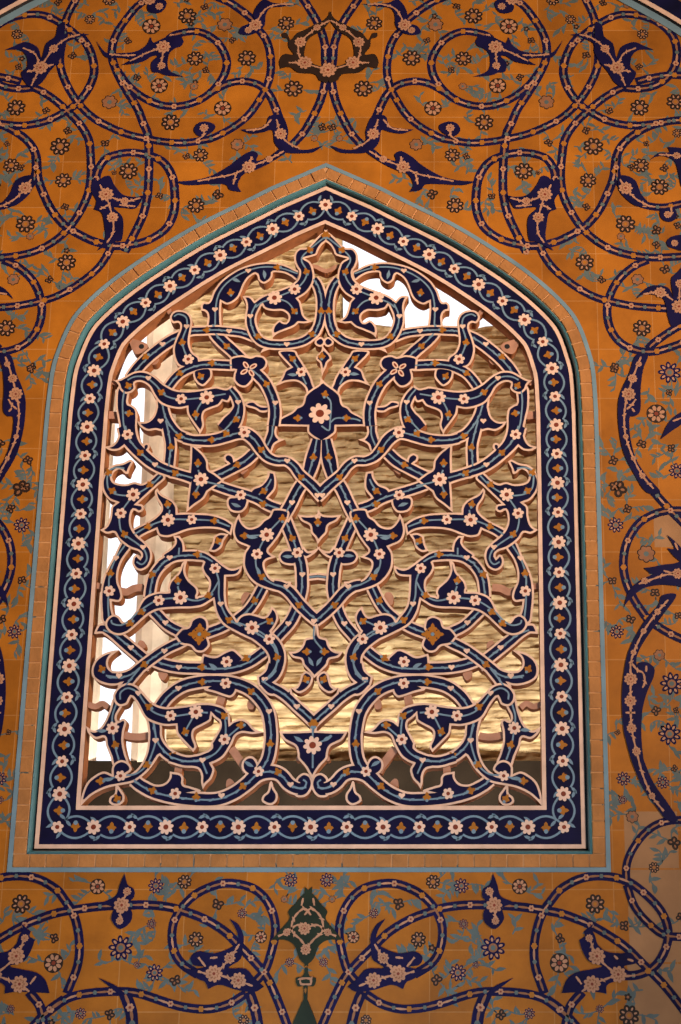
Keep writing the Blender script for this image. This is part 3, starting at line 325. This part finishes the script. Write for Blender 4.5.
def star(c, r, n, dip=0.62, rot=0.0, per=6):
    out = []
    for i in range(n*per):
        a = 2*PI*i/(n*per); q = abs(math.cos(n*a/2)); rr = r*(dip+(1-dip)*q**0.85)
        out.append((c[0]+rr*math.cos(a+rot), c[1]+rr*math.sin(a+rot)))
    return out
def disc(c, r, n=16, sx=1.0, rot=0.0):
    o = []
    for i in range(n):
        a = 2*PI*i/n; x, z = r*sx*math.cos(a), r*math.sin(a)
        o.append((c[0]+x*math.cos(rot)-z*math.sin(rot), c[1]+x*math.sin(rot)+z*math.cos(rot)))
    return o
def shaped(c, ang, s, pts):
    ca, sa = math.cos(ang), math.sin(ang)
    return [(c[0]+s*(x*ca-z*sa), c[1]+s*(x*sa+z*ca)) for x, z in pts]
TREFOIL = [(-.9,-.18),(-.7,-.6),(-.3,-.72),(-.15,-1.05),(.2,-.75),(.3,-.42),(.75,-.35),(1.15,0),(.75,.35),(.3,.42),(.2,.75),(-.15,1.05),(-.3,.72),(-.7,.6),(-.9,.18)]
HEART = [(-.9,0),(-.3,-.55),(.1,-.95),(.7,-.85),(.75,-.35),(.55,0),(.75,.35),(.7,.85),(.1,.95),(-.3,.55)]
LEAF = [(-1,0),(-.5,.34),(0,.46),(.5,.32),(1.1,0),(.5,-.2),(0,-.26),(-.5,-.16)]

# ------------------------------------------------------------------ the lattice
RIM = 6.4; DZ = 0.0008; Y0 = 0.020; YB = 0.064
def drift(z): return -8*max(0, min(1, (z-2520)/300))      # the mason's axis wanders 8 mm to the left towards the crown
def flip(p): return (2*drift(p[1])-p[0],)+tuple(p[1:])

screen = bpy.data.objects.new('lattice_screen', None); COL.objects.link(screen); screen.location = (0, 0.02, H+0.832)
tag(screen, 'openwork lattice of interlaced cobalt scrolls with rose edges inside the pointed arch', 'lattice screen')
bpy.context.view_layer.update()
INV = screen.matrix_world.inverted()

SEQ = 0
def hang(o, parent):
    o.parent = parent
    if parent is screen: o.matrix_parent_inverse = INV
    return o

def lattice_part(name, lvl, sym, plain, items, mirror):
    global SEQ
    SEQ += 1; mb = MB(); yp = Y0-lvl*DZ-SEQ*0.0000025; kids = []
    jig = 0.0
    for it in items:
        k, P = it[0], it[1]
        if sym and k == 'poly':
            half = list(P); x0 = drift(half[0][1])
            P = half+[flip(p) if p[0] > 4 else p for p in half[::-1] if p[0] > 4]
        elif mirror: P = [flip(p) for p in P]
        jig += 0.00002
        if k == 'poly':
            o = loop(P)
            if plain:
                mb.slab(o, yp+0.006, YB, 'stub', 'terra'); continue
            mb.slab(o, yp-jig, YB, 'pink', 'terra')
            b = inset(o, RIM)
            if len(b) > 3: mb.face(b, yp-0.0005-jig, 'navy')
        elif k == 'rib':
            q = run(P); c = [p[:2] for p in q]; w = [p[2] for p in q]
            Lf, Rt = sides(c, w)
            mb.strip(Lf, Rt, yp-jig+(0.006 if plain else 0), 'stub' if plain else 'pink')
            mb.wall(Lf+Rt[::-1], yp-jig+(0.006 if plain else 0), YB, 'terra')
            if not plain:
                l2, r2 = sides(c, [max(2, v-2*RIM) for v in w]); mb.strip(l2, r2, yp-0.0005-jig, 'navy')
                if it[2]:
                    l3, r3 = sides(c, [5.2]*len(c)); mb.strip(l3, r3, yp-0.0009-jig, 'teal')
                    acc = 0; sd = 1
                    for i in range(2, len(c)-1):
                        acc += math.dist(c[i], c[i-1])
                        if acc > 34:
                            acc = 0; sd = -sd; a = math.atan2(c[i+1][1]-c[i-1][1], c[i+1][0]-c[i-1][0])
                            mb.face(shaped(c[i], a+sd*0.5, 9, LEAF), yp-0.0012-jig, 'teal')
        elif k == 'hole':
            for q in P: mb.face(disc(q, 8.5, 14), yp+0.0055, 'dark')
        elif k == 'vein':
            c = run(P); l3, r3 = sides(c, [5.2]*len(c)); mb.strip(l3, r3, yp-0.0009-jig, 'teal')
        else:
            P = [p for p in P if not any(math.dist(p[:2], q[:2]) < 12 for kk, Q in kids if kk == k for q in Q)]
            kids.append((k, P))
    sy = [1, -1] if sym else [1]
    for k, P in kids:
        for p in P:
            for s_ in sy:
                q = p if s_ == 1 else flip(p)
                if s_ == -1 and p[0] < 8: continue
                if k == 'dot': mb.face(shaped(q, PI/2, 10, HEART), yp-0.0014, 'pink')
                elif k == 'lf':
                    a = math.radians(q[2]); a = PI-a if (mirror or s_ == -1) else a
                    mb.face(shaped(q, a, 16, LEAF), yp-0.0015, 'teal')
    o = hang(mb.build(name), screen)
    for k, P in kids:
        for p in P:
            for s_ in sy:
                q = p if s_ == 1 else flip(p)
                if s_ == -1 and p[0] < 8: continue
                y = yp-0.0018
                if k == 'fl':
                    r = q[2]; n = 8 if r > 19.5 else 6; f = MB()
                    f.slab(star(q, r, n, 0.66, 0.2), y, y+0.0012, 'petal', 'petal'); f.face(disc(q, r*(0.36 if r > 25 else .32), 14), y-0.0003, 'red'); hang(f.build('rosette'), o)
                elif k == 'bud':
                    a = math.radians(q[2]); a = PI-a if (mirror or s_ == -1) else a; f = MB()
                    f.slab(shaped(q, a, 12.5, TREFOIL), y, y+0.001, 'ochre', 'ochre'); f.face(disc((q[0]-11*math.cos(a), q[1]-11*math.sin(a)), 4.6, 10), y-0.0002, 'teal'); hang(f.build('bud'), o)
                elif k == 'bfly':
                    f = MB(); r = q[2]
                    for j in range(4):
                        a = PI/4*0.75+(PI/2)*j*1.0
                        cc = (q[0]+.55*r*math.cos(a), q[1]+.55*r*math.sin(a))
                        f.slab(disc(cc, r*.26, 14, 1.75, a), y, y+.001, 'pink', 'pink'); f.face(disc(cc, r*.11, 12, 2.4, a), y-.0003, 'red')
                    f.face(disc(q, r*.12, 10), y-.0005, 'navy'); hang(f.build('butterfly_blossom'), o)
                elif k == 'ofl':
                    f = MB(); r = q[2]
                    for j in range(4):
                        a = PI/2*j; cc = (q[0]+.56*r*math.cos(a), q[1]+.56*r*math.sin(a))
                        f.slab(shaped(cc, a, r*.46, TREFOIL), y-.00005*j, y+.001, 'ochre', 'ochre')
                    f.face(disc(q, r*.18, 12), y-.0005, 'teal'); hang(f.build('ochre_blossom'), o)
    return o

for name, lvl, sym, plain, items in LATTICE:
    lattice_part(name, lvl, sym, plain, items, False)
    if not sym: lattice_part(name, lvl, sym, plain, items, True)

# ------------------------------------------------------------------ arch outline and its parallels
right = [ARCH[0], (784, 845)]+ARCH[1:4]+run(ARCH[4:-1], 14)+[ARCH[-1]]
right = [(x+drift(z), z) for x, z in right]
left = [(2*drift(z)-x, z) for x, z in right[:-1]]
OUT = right+left[::-1]                      # counter-clockwise: right bottom corner, up, crown, down, left bottom corner
NB = len(OUT)
def para(d):
    """outline moved outwards by d"""
    o = []
    for i in range(NB):
        a, b, c = OUT[i-1], OUT[i], OUT[(i+1) % NB]
        u = (b[0]-a[0], b[1]-a[1]); v = (c[0]-b[0], c[1]-b[1]); lu = math.hypot(*u); lv = math.hypot(*v)
        n1 = (u[1]/lu, -u[0]/lu); n2 = (v[1]/lv, -v[0]/lv); m = (n1[0]+n2[0], n1[1]+n2[1]); lm = m[0]**2+m[1]**2
        o.append((b[0]+m[0]*2*d/lm, b[1]+m[1]*2*d/lm))
    return o

# ------------------------------------------------------------------ tile border round the lattice
mb = MB(); yb = 0.016
mb.strip(para(-11), para(-111), yb, 'navy', True)
mb.wall(para(0), yb+0.001, 0.08, 'terra'); mb.wall(para(-122), yb, 0.08, 'terra'); mb.strip(para(0), para(-122), 0.08, 'terra', True)
border = tag(mb.build('tile_border'), 'navy mosaic border of rosettes and looping vines framing the lattice', 'tile border')
def edging(a, b):
    e = MB(); A, B_ = para(a), para(b); e.strip(A, B_, yb-0.002, 'pink', True); e.wall(A, yb-0.002, yb+.004, 'pink'); e.wall(B_, yb-0.002, yb+.004, 'terra'); e.build('edging', border)
edging(0, -12); edging(-110, -122)
mid = para(-61)
def arclen(p):
    s = [0]
    for i in range(1, len(p)): s.append(s[-1]+math.dist(p[i-1], p[i]))
    return s
def along(p, s, t):
    t = max(0, min(s[-1]-1e-6, t)); lo = 0
    for i in range(1, len(s)):
        if s[i] >= t: lo = i-1; break
    f = (t-s[lo])/(s[lo+1]-s[lo]); a, b = p[lo], p[lo+1]; L_ = math.dist(a, b)
    return (a[0]+(b[0]-a[0])*f, a[1]+(b[1]-a[1])*f), ((b[0]-a[0])/L_, (b[1]-a[1])/L_)
nr = len(right)
paths = [(mid[:nr], 25, 0), (mid[nr-1:][::-1], 25, 1), ([mid[-1], mid[0]], 14, 0)]
vm = MB(); blooms = []; buds = []
for pi_, (pp, n, flipn) in enumerate(paths):
    s = arclen(pp); Ltot = s[-1]
    for i in range(n+1):
        if not (i == 0 and pi_ != 2) and not (pi_ == 1 and i == n):
            if not (pi_ == 2 and i in (0, n)) or pi_ == 2: blooms.append((along(pp, s, Ltot*i/n)[0], i % 2))
    for i in range(n):
        sd = (1 if i % 2 else -1)*(-1 if flipn else 1)
        def P(t, a):
            c, d = along(pp, s, max(0, Ltot*(i+t)/n)); return (c[0]-d[1]*a, c[1]+d[0]*a)
        A = 31
        arc = [P(t/12, sd*A*math.sin(PI*t/12)**0.75 if 0 < t < 12 else 0) for t in range(13)]
        l3, r3 = sides(arc, [6.2]*13); vm.strip(l3, r3, yb-.0008, 'teal')
        sec = [P(1-t/10*0.8, -sd*A*math.sin(PI*(t/10*0.8))**0.75 if t else 0) for t in range(11)]
        l3, r3 = sides(sec, [6.2]*11); vm.strip(l3, r3, yb-.0009, 'teal')
        for (t0, a0, t1, a1) in ((0.22, -sd*22, 0.0, -sd*40), (0.86, sd*24, 1.14, sd*36), (0.10, sd*14, -0.12, sd*30)):
            p0, p1 = P(t0, a0), P(max(0.0 if i == 0 else -1, t1), a1)
            vm.face(shaped(((p0[0]+p1[0])/2, (p0[1]+p1[1])/2), math.atan2(p1[1]-p0[1], p1[0]-p0[0]), 13, [(-1,0),(-.4,.36),(.3,.36),(1,0),(.3,-.3),(-.4,-.3)]), yb-.001, 'teal')
        b0, b1 = P(0.5, -sd*20), P(0.5, sd*10)
        buds.append(((b0[0]*.35+b1[0]*.65, b0[1]*.35+b1[1]*.65), math.atan2(b1[1]-b0[1], b1[0]-b0[0])))
vm.build('vine', border)
for c, big in blooms:
    f = MB(); r = 22 if big else 18; f.slab(star(c, r, 8 if big else 6, 0.68, 0.2), yb-.0022, yb-.001, 'petal', 'petal'); f.face(disc(c, r*.34, 14), yb-.0025, 'red'); f.build('rosette', border)
for c, a in buds:
    f = MB(); f.slab(shaped(c, a, 14, TREFOIL), yb-.002, yb-.001, 'ochre', 'ochre'); f.face(disc((c[0]-12*math.cos(a), c[1]-12*math.sin(a)), 6.5, 10), yb-.0022, 'teal'); f.build('bud', border)

# ------------------------------------------------------------------ setting: the trims of the arch
t = MB(); A, B_ = para(68), para(55); t.strip(A, B_, -0.003, 'trim', True); t.wall(A, -0.003, 0.02, 'trim'); t.wall(B_, -0.003, 0.02, 'trim')
tag(t.build('trim_1'), 'thin grey-blue glazed strip around the brick band of the arch', 'trim', None, 'structure')
t = MB(); t.strip(para(56), para(17), 0.0005, 'mortar', True)
def brick_row(pp, n):
    so = arclen(pp)
    for i in range(n):
        g = 0.05; o_, i_ = [], []
        for tt in (i+g, i+.5, i+1-g):
            c, d = along(pp, so, so[-1]*tt/n); o_.append((c[0]+d[1]*17, c[1]-d[0]*17)); i_.append((c[0]-d[1]*17, c[1]+d[0]*17))
        t.slab(o_+i_[::-1], -0.003+random.uniform(-.0015, .0015), 0.004, 'brick', 'mortar')
mid_b = para(37)
brick_row([(mid_b[0][0], 695)]+mid_b[1:nr], 56); brick_row(mid_b[nr-1:-1]+[(mid_b[-1][0], 695)], 56); brick_row([(-838, mid_b[0][1]), (838, mid_b[0][1])], 36)
tag(t.build('trim_2'), 'band of small ochre bricks following the pointed arch', 'trim', None, 'structure')
t = MB(); prof = [(19, 0.012), (18, 0.001), (15, -0.003), (10, -0.001), (7, 0.006), (6, 0.02)]
for (d0, y0), (d1, y1) in zip(prof[:-1], prof[1:]): t.strip(para(d0), para(d1), y0, 'bead', True, y1)
t.strip(para(7), para(-1), 0.022, 'dark', True)
tag(t.build('trim_3'), 'turquoise bead moulding just outside the navy border', 'trim', None, 'structure')

# ------------------------------------------------------------------ setting: the tiled wall
w = MB(); hole = para(62); X1, Z0, Z1 = 2600, -1600, 4300
hr = hole[:nr]; hl = hole[nr-1:]
w.face([(0, Z0), (X1, Z0), (X1, Z1), (hr[-1][0], Z1)]+hr[::-1]+[(0, hr[0][1])], 0, 'tile')
w.face([(0, Z0), (0, hl[-1][1])]+hl[::-1]+[(hl[0][0], Z1), (-X1, Z1), (-X1, Z0)], 0, 'tile')
w.wall(hole, 0, 0.1, 'mortar')
w.face([(0, Z0), (X1, Z0), (X1, Z1), (hr[-1][0], Z1)]+hr[::-1]+[(0, hr[0][1])], 0.1, 'mortar')
w.face([(0, Z0), (0, hl[-1][1])]+hl[::-1]+[(hl[0][0], Z1), (-X1, Z1), (-X1, Z0)], 0.1, 'mortar')
wall = tag(w.build('wall_front'), 'ochre tiled wall painted with navy scrolling vines and rosettes', 'wall', None, 'structure')

def vine_mesh(wd, pts, yk):
    c = run(pts, 9); f = MB(); n = len(c)
    l, r = sides(c, [wd]*n); f.strip(l, r, -0.0004-yk, 'vine')
    s_ = arclen(c); tt = 8.0; k = 0
    while tt < s_[-1]-6:
        t1 = min(s_[-1], tt+34); seg = [along(c, s_, tt+(t1-tt)*j/5)[0] for j in range(6)]
        l, r = sides(seg, [wd*.14, wd*.22, wd*.26, wd*.24, wd*.18, wd*.14]); f.strip(l, r, -0.0009-yk, 'rose' if k % 3 == 2 else 'rosed')
        q, d = along(c, s_, min(s_[-1], tt+38)); kk = ('rose', 'gleaf', 'gold', 'gleaf')[k % 4]
        f.face(star(q, wd*(.36 if kk != 'gleaf' else .26), 6, .75), -0.0012-yk, kk)
        if kk == 'rose': f.face(disc(q, wd*.12, 8), -0.0014-yk, 'red')
        tt += 43; k += 1
    return f
PALE = [(898,398,1240,652), (890,222,1240,394), (1010,1608,1240,1712), (893,656,1045,816)]
for x0, z0, x1, z1 in PALE:            # old replaced tiles, paler than the rest
    f = MB(); f.face([(x0, z0), (x1, z0), (x1, z1), (x0, z1)], -0.00006, 'pale'); f.build('pale_tile', wall)
yk = 0
for wd, pts in VINES:
    for mir in (0, 1):
        P = [flip(p) for p in pts] if mir else pts
        vine_mesh(wd, P, yk).build('vine', wall); yk += 0.00003
for dark, pts, fl, ve in PALMETTES:
    for mir in (0, 1):
        f = MB(); y = -0.0031-yk*0.3
        f.face(loop([flip(p) for p in pts] if mir else pts), y, ('vine', 'dvine', 'gvine')[dark])
        for v_ in ve:
            q = run([flip(p) for p in v_] if mir else v_); n = len(q)
            l, r = sides(q, [4+3.0*math.sin(i*.9)**2 for i in range(n)]); f.strip(l, r, y-.0003, 'rose')
            for i in range(4, n-2, 7):
                a = math.atan2(q[i+1][1]-q[i-1][1], q[i+1][0]-q[i-1][0])
                f.face(shaped(q[i], a+(0.9 if i % 2 else -0.9), 9, LEAF), y-.0004, 'rose')
        for p in fl:
            if mir and p[0] < 14: continue
            q = flip(p) if mir else p
            f.face(star(q, q[2], 9, .74), y-.0006, 'rose'); f.face(star(q, q[2]*.62, 9, .7), y-.0008, 'rosed'); f.face(star(q, q[2]*.5, 8, .6), y-.001, 'rose'); f.face(disc(q, q[2]*.18, 8), y-.0012, 'red')
        f.build('palmette', wall); yk += 0.00002
OUTER = MB(); EDGE = 1168           # the same arabesque carried on beyond the framed part of the wall
def beyond(pts, sg): return [(sg*(2*EDGE-p[0]),)+tuple(p[1:]) for p in pts if p[0] <= EDGE]
for sg in (1, -1):
    for wd, pts in VINES:
        q = beyond(pts, sg)
        if len(q) > 2:
            m_ = vine_mesh(wd, q, yk); yk += 0.00001
            for k_ in m_.mats: OUTER.mi(k_)
            o_ = len(OUTER.v); OUTER.v += m_.v; OUTER.f += [tuple(o_+i for i in f) for f in m_.f]; OUTER.m += [OUTER.mi(m_.mats[i]) for i in m_.m]
    for dark, pts, fl, ve in PALMETTES:
        if max(p[0] for p in pts) < EDGE:
            OUTER.face(loop([(sg*(2*EDGE-p[0]),)+tuple(p[1:]) for p in pts]), -0.0036, ('vine', 'dvine', 'gvine')[dark])
            for p in fl: OUTER.face(star((sg*(2*EDGE-p[0]), p[1]), p[2], 9, .74), -0.0042, 'rose')
    for x, z, r, k in ROSETTES:
        q = (sg*(2*EDGE-x), z); OUTER.face(star(q, r, 8, .78), -0.0003, 'dvine'); OUTER.face(star(q, r*.7, 8, .6), -0.0005, 'rosed')
tag(OUTER.build('outer_arabesque', wall), None, None, None, 'stuff')
NAMES = {'d': 'dark_rosette', 'b': 'blue_rosette', 'p': 'pale_rosette', 'k': 'rose_blossom', 's': 'small_blossom'}
sprays = MB()
def spray(q, r):
    for j in range(3 if r > 9 else 2):
        a = random.uniform(0, 2*PI); p = (q[0]+r*.8*math.cos(a), q[1]+r*.8*math.sin(a)); pts = [p]; bend = random.uniform(-.5, .5)
        for k in range(4):
            a += bend; p = (p[0]+13*math.cos(a), p[1]+13*math.sin(a)); pts.append(p)
        c = run(pts, 6); l, r_ = sides(c, [3.6]*len(c)); sprays.strip(l, r_, -0.00015, 'gleaf')
        for k in range(1, 5):
            b = a+random.choice((-1, 1))*random.uniform(.5, 1.2); sz = random.uniform(11, 18)
            sprays.face(shaped((pts[k][0]+sz*.7*math.cos(b), pts[k][1]+sz*.7*math.sin(b)), b, sz, LEAF), -0.0002-random.random()*.0001, 'gleaf')
for x, z, r, k in ROSETTES:
    for mir in (0, 1):
        q = flip((x, z)) if mir else (x, z); f = MB(); y = -0.0003
        if k in 'db':
            n = 9 if k == 'b' else 8; dk = 'vine' if k == 'b' else 'dvine'
            f.face(star(q, r, n, .78 if k == 'd' else .6, .3, 8), y, dk)
            for j in range(n):
                a = .3+2*PI*j/n; f.face(disc((q[0]+.64*r*math.cos(a), q[1]+.64*r*math.sin(a)), r*.10, 8, 1.7, a), y-.0002, 'rose')
            f.face(disc(q, r*.36, 12), y-.0002, 'rosed'); f.face(disc(q, r*.2, 10), y-.0003, 'gold' if k == 'd' else 'gleaf')
        elif k == 'p':
            f.face(disc(q, r, 20), y, 'dvine')
            for j in range(8):
                a = .3+2*PI*j/8; f.face(disc((q[0]+.6*r*math.cos(a), q[1]+.6*r*math.sin(a)), r*.19, 10, 1.5, a), y-.0002, 'rose')
            f.face(disc(q, r*.22, 10), y-.0003, 'red')
        elif k == 'k':
            f.face(star(q, r*1.05, 7, .8, .2), y, 'dvine'); f.face(star(q, r*.92, 7, .78, .2), y-.0002, 'rosed'); f.face(disc(q, r*.3, 10), y-.0003, 'gleaf')
        else:
            a0 = random.uniform(0, 6.28)
            for j in range(4):
                a = a0+j*1.35; cc = (q[0]+.5*r*math.cos(a), q[1]+.5*r*math.sin(a))
                f.face(disc(cc, r*.48, 10, 1.15, a), y-.00004*j, 'dvine'); f.face(disc(cc, r*.16, 8, 1.6, a), y-.0003, 'rosed')
        f.build(NAMES[k], wall)
        spray(q, r)
def in_window(x, z): return abs(x) < 900 and 600 < z < 2990-abs(x)*0.62 or abs(x) < 900 and 600 < z < 2260
centres = [(sg*x, z) for x, z, r, k in ROSETTES for sg in (1, -1)]
rng = random.Random(3); n_ = 0
while n_ < 330:
    x, z = rng.uniform(-1250, 1250), rng.uniform(180, 3600); n_ += 1
    if in_window(x, z) or any(math.dist((x, z), c) < 55 for c in centres): continue
    centres.append((x, z)); a = rng.uniform(0, 2*PI); p = (x, z); pts = [p]
    for k in range(4):
        a += rng.uniform(-.1, .55); p = (p[0]+12*math.cos(a), p[1]+12*math.sin(a)); pts.append(p)
        b = a+(1 if k % 2 else -1)*rng.uniform(.6, 1.1); sz = rng.uniform(12, 21)
        sprays.face(shaped((p[0]+sz*.7*math.cos(b), p[1]+sz*.7*math.sin(b)), b, sz, LEAF), -0.0002-rng.random()*.0001, 'gleaf')
    c = run(pts, 6); l, r_ = sides(c, [4.2]*len(c)); sprays.strip(l, r_, -0.00016, 'gleaf')
    if n_ % 3 == 0: sprays.face(star(pts[-1], 11, 5, .6), -0.00032, 'dvine'); sprays.face(disc(pts[-1], 4, 8), -0.00036, 'rosed')
tag(sprays.build('leaf_sprays', wall), None, None, None, 'stuff')

# ------------------------------------------------------------------ setting: the great outer arch at the upper corners
g = MB()
LINE = [(560, 3800), (800, 3665), (990, 3553), (1160, 3437), (1330, 3290), (1480, 3120)]
def gstrip(o0, o1, y, k, y1=None):
    for s_ in (1, -1):
        c = [(s_*x, z) for x, z in run(LINE, 40)]; a = []
        N_ = len(c)
        for o_ in (o0, o1):
            row = []
            for i in range(N_):
                p, q = c[max(0, i-1)], c[min(N_-1, i+1)]; d = math.dist(p, q); nx, nz = -(q[1]-p[1])/d, (q[0]-p[0])/d
                row.append((c[i][0]+s_*nx*o_, c[i][1]+s_*nz*o_))
            a.append(row)
        g.strip(a[0], a[1], y, k, False, y1)
gstrip(-33, -8, -0.004, 'trim'); gstrip(-8, -3, -0.003, 'dark', -0.012); gstrip(-3, 13, -0.014, 'pink')
gstrip(13, 300, -0.013, 'navy')
for s_ in (1, -1):
    c = [(s_*x, z+95) for x, z in run(LINE, 40)]
    l, r = sides(c, [9]*len(c)); g.strip(l, r, -0.0145, 'rosed')
tag(g.build('trim_4'), 'dark mosaic edge of the great arch crossing the upper corners', 'trim', None, 'structure')

# ------------------------------------------------------------------ behind the lattice
def courses(name, x0, x1, z0, top, y, course=0.030, seed=0.0):
    """rough wall of thin mud-brick courses with wavy edges; top(x) is its broken upper edge"""
    mbx = MB(); nx = int((x1-x0)/0.014); nz = int((3.4-z0)/0.009); vs = []; idx = {}
    for j in range(nz+1):
        for i in range(nx+1):
            x = x0+(x1-x0)*i/nx; z = z0+0.009*j; z = min(z, top(x))
            zz = z+0.016*noise.noise(Vector((x*3+seed, z*3, 1.3)))+0.009*noise.noise(Vector((x*11, z*7, seed)))
            ph = (zz/course) % 1.0; row = math.floor(zz/course)
            thick = 0.55+0.45*noise.noise(Vector((x*5+row*5.3, row*2.7, 4.0)))
            d = 0.022*thick*(1-abs(2*ph-1)**4)+0.030*noise.noise(Vector((x*2.2, z*2.6, seed+3)))+0.014*noise.noise(Vector((x*9+row*3.1, row*1.7, seed)))+0.009*noise.noise(Vector((x*34, zz*40, 2)))
            vs.append((x, y-d, H+z))
    fs = [(j*(nx+1)+i, j*(nx+1)+i+1, (j+1)*(nx+1)+i+1, (j+1)*(nx+1)+i) for j in range(nz) for i in range(nx)]
    mbx.add(vs, fs, 'mud'); mbx.box(x0, x1, y+0.03, y+0.25, H+z0, H+min(top(x0+.01), top(x1-.01))-0.02, 'mud')
    return mbx.build(name)
def rtop(x): return 2.80+0.03*noise.noise(Vector((x*6, 0, 0))) if x > -0.02 else 3.3
o = courses('wall_rear', -0.645, 1.5, 0.7, rtop, 1.02)
tag(o, 'rough wall of thin sunlit mud-brick courses behind the lattice', 'wall', None, 'structure')
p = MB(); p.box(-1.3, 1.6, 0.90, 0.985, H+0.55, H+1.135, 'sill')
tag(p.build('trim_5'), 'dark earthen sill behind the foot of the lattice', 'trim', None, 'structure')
def post(x0, x1, lean, y, z0, z1, k='wood'):
    b = MB(); n = 26; m = 9; vs = []
    for j in range(n+1):
        t_ = j/n; z = z0+(z1-z0)*t_; cx = (x0+x1)/2+lean*t_
        for i in range(m):
            a = 2*PI*i/m; rr = (x1-x0)/2*(1+0.1*noise.noise(Vector((i*2.0, z*1.2, x0*9)))+.05*noise.noise(Vector((i*7.0, z*9, 3))))
            vs.append((cx+rr*math.cos(a), y+rr*math.sin(a), H+z))
    b.add(vs, [(j*m+i, j*m+(i+1) % m, (j+1)*m+(i+1) % m, (j+1)*m+i) for j in range(n) for i in range(m)]+[tuple(range(n*m, n*m+m))], k)
    return b
tag(post(-0.70, -0.585, -0.05, 0.945, 1.13, 3.3).build('timber_post'), 'broad weathered timber post beside the mud-brick wall behind the lattice', 'post')
tag(post(-0.88, -0.82, -0.02, 0.935, 1.13, 3.3).build('timber_post'), 'slender pale timber post hard against the left side of the opening', 'post')

fl = MB(); fl.box(-4, 4, -6, 2.5, -0.1, 0.0, 'brick'); tag(fl.build('floor'), 'brick paved court floor', 'floor', None, 'structure')

# ------------------------------------------------------------------ light
wd = bpy.data.worlds.new('World'); scene.world = wd; wd.use_nodes = True
nt = wd.node_tree; bg = nt.nodes['Background']
tc = nt.nodes.new('ShaderNodeTexCoord'); sx = nt.nodes.new('ShaderNodeSeparateXYZ'); nt.links.new(tc.outputs['Generated'], sx.inputs[0])
r = nt.nodes.new('ShaderNodeValToRGB'); mr = nt.nodes.new('ShaderNodeMapRange'); mr.inputs['From Min'].default_value = -1; nt.links.new(sx.outputs['Y'], mr.inputs['Value'])
r.color_ramp.elements[0].position = 0.45; r.color_ramp.elements[1].position = 0.6
r.color_ramp.elements[0].color = (0.10, 0.085, 0.085, 1); r.color_ramp.elements[1].color = (1.25, 1.25, 1.3, 1)
nt.links.new(mr.outputs['Result'], r.inputs['Fac']); nt.links.new(r.outputs['Color'], bg.inputs['Color']); bg.inputs['Strength'].default_value = 1.0

def lamp(name, loc, target, size, power, col):
    l = bpy.data.lights.new(name, 'AREA'); l.size = size; l.energy = power; l.color = col
    o = bpy.data.objects.new(name, l); COL.objects.link(o); o.location = loc
    o.rotation_euler = (Vector(target)-Vector(loc)).to_track_quat('-Z', 'Y').to_euler(); return o
hall = lamp('hall_lamp', (5.2, -5.6, H+1.6), (-0.6, 0, H+2.6), 0.9, 68, (1.0, 0.84, 0.66)); hall.data.spread = math.radians(44)
cool = lamp('court_daylight', (0.0, -2.8, H-1.4), (0, 0, H+0.1), 0.8, 13, (0.58, 0.80, 1.0)); cool.data.spread = math.radians(58)
rear = lamp('rear_daylight', (0.15, 0.30, H+0.79), (0.15, 1.30, H+0.94), 1.9, 31, (1.0, 0.92, 0.76))
rear.data.shape = 'RECTANGLE'; rear.data.size_y = 0.08

lamp('rear_skylight', (-0.75, 0.30, H+3.55), (-0.30, 1.0, H+2.55), 0.35, 15, (1.0, 0.93, 0.78))

# ------------------------------------------------------------------ camera (a photograph cropped off-centre: shifted lens, no yaw)
cam = bpy.data.cameras.new('Camera'); co = bpy.data.objects.new('Camera', cam); COL.objects.link(co)
F = 1750.0; cam.sensor_fit = 'VERTICAL'; cam.sensor_height = 24.0; cam.lens = 24.0*F/1024
cam.shift_x = -(460.47-340.5)/1024
co.location = (0.42739, -5.0, H); co.rotation_euler = (PI/2+0.331272, 0, 0)
scene.camera = co
vs = scene.view_settings; vs.view_transform = 'Standard'; vs.look = 'None'; vs.exposure = 0; vs.gamma = 1; vs.use_curve_mapping = False
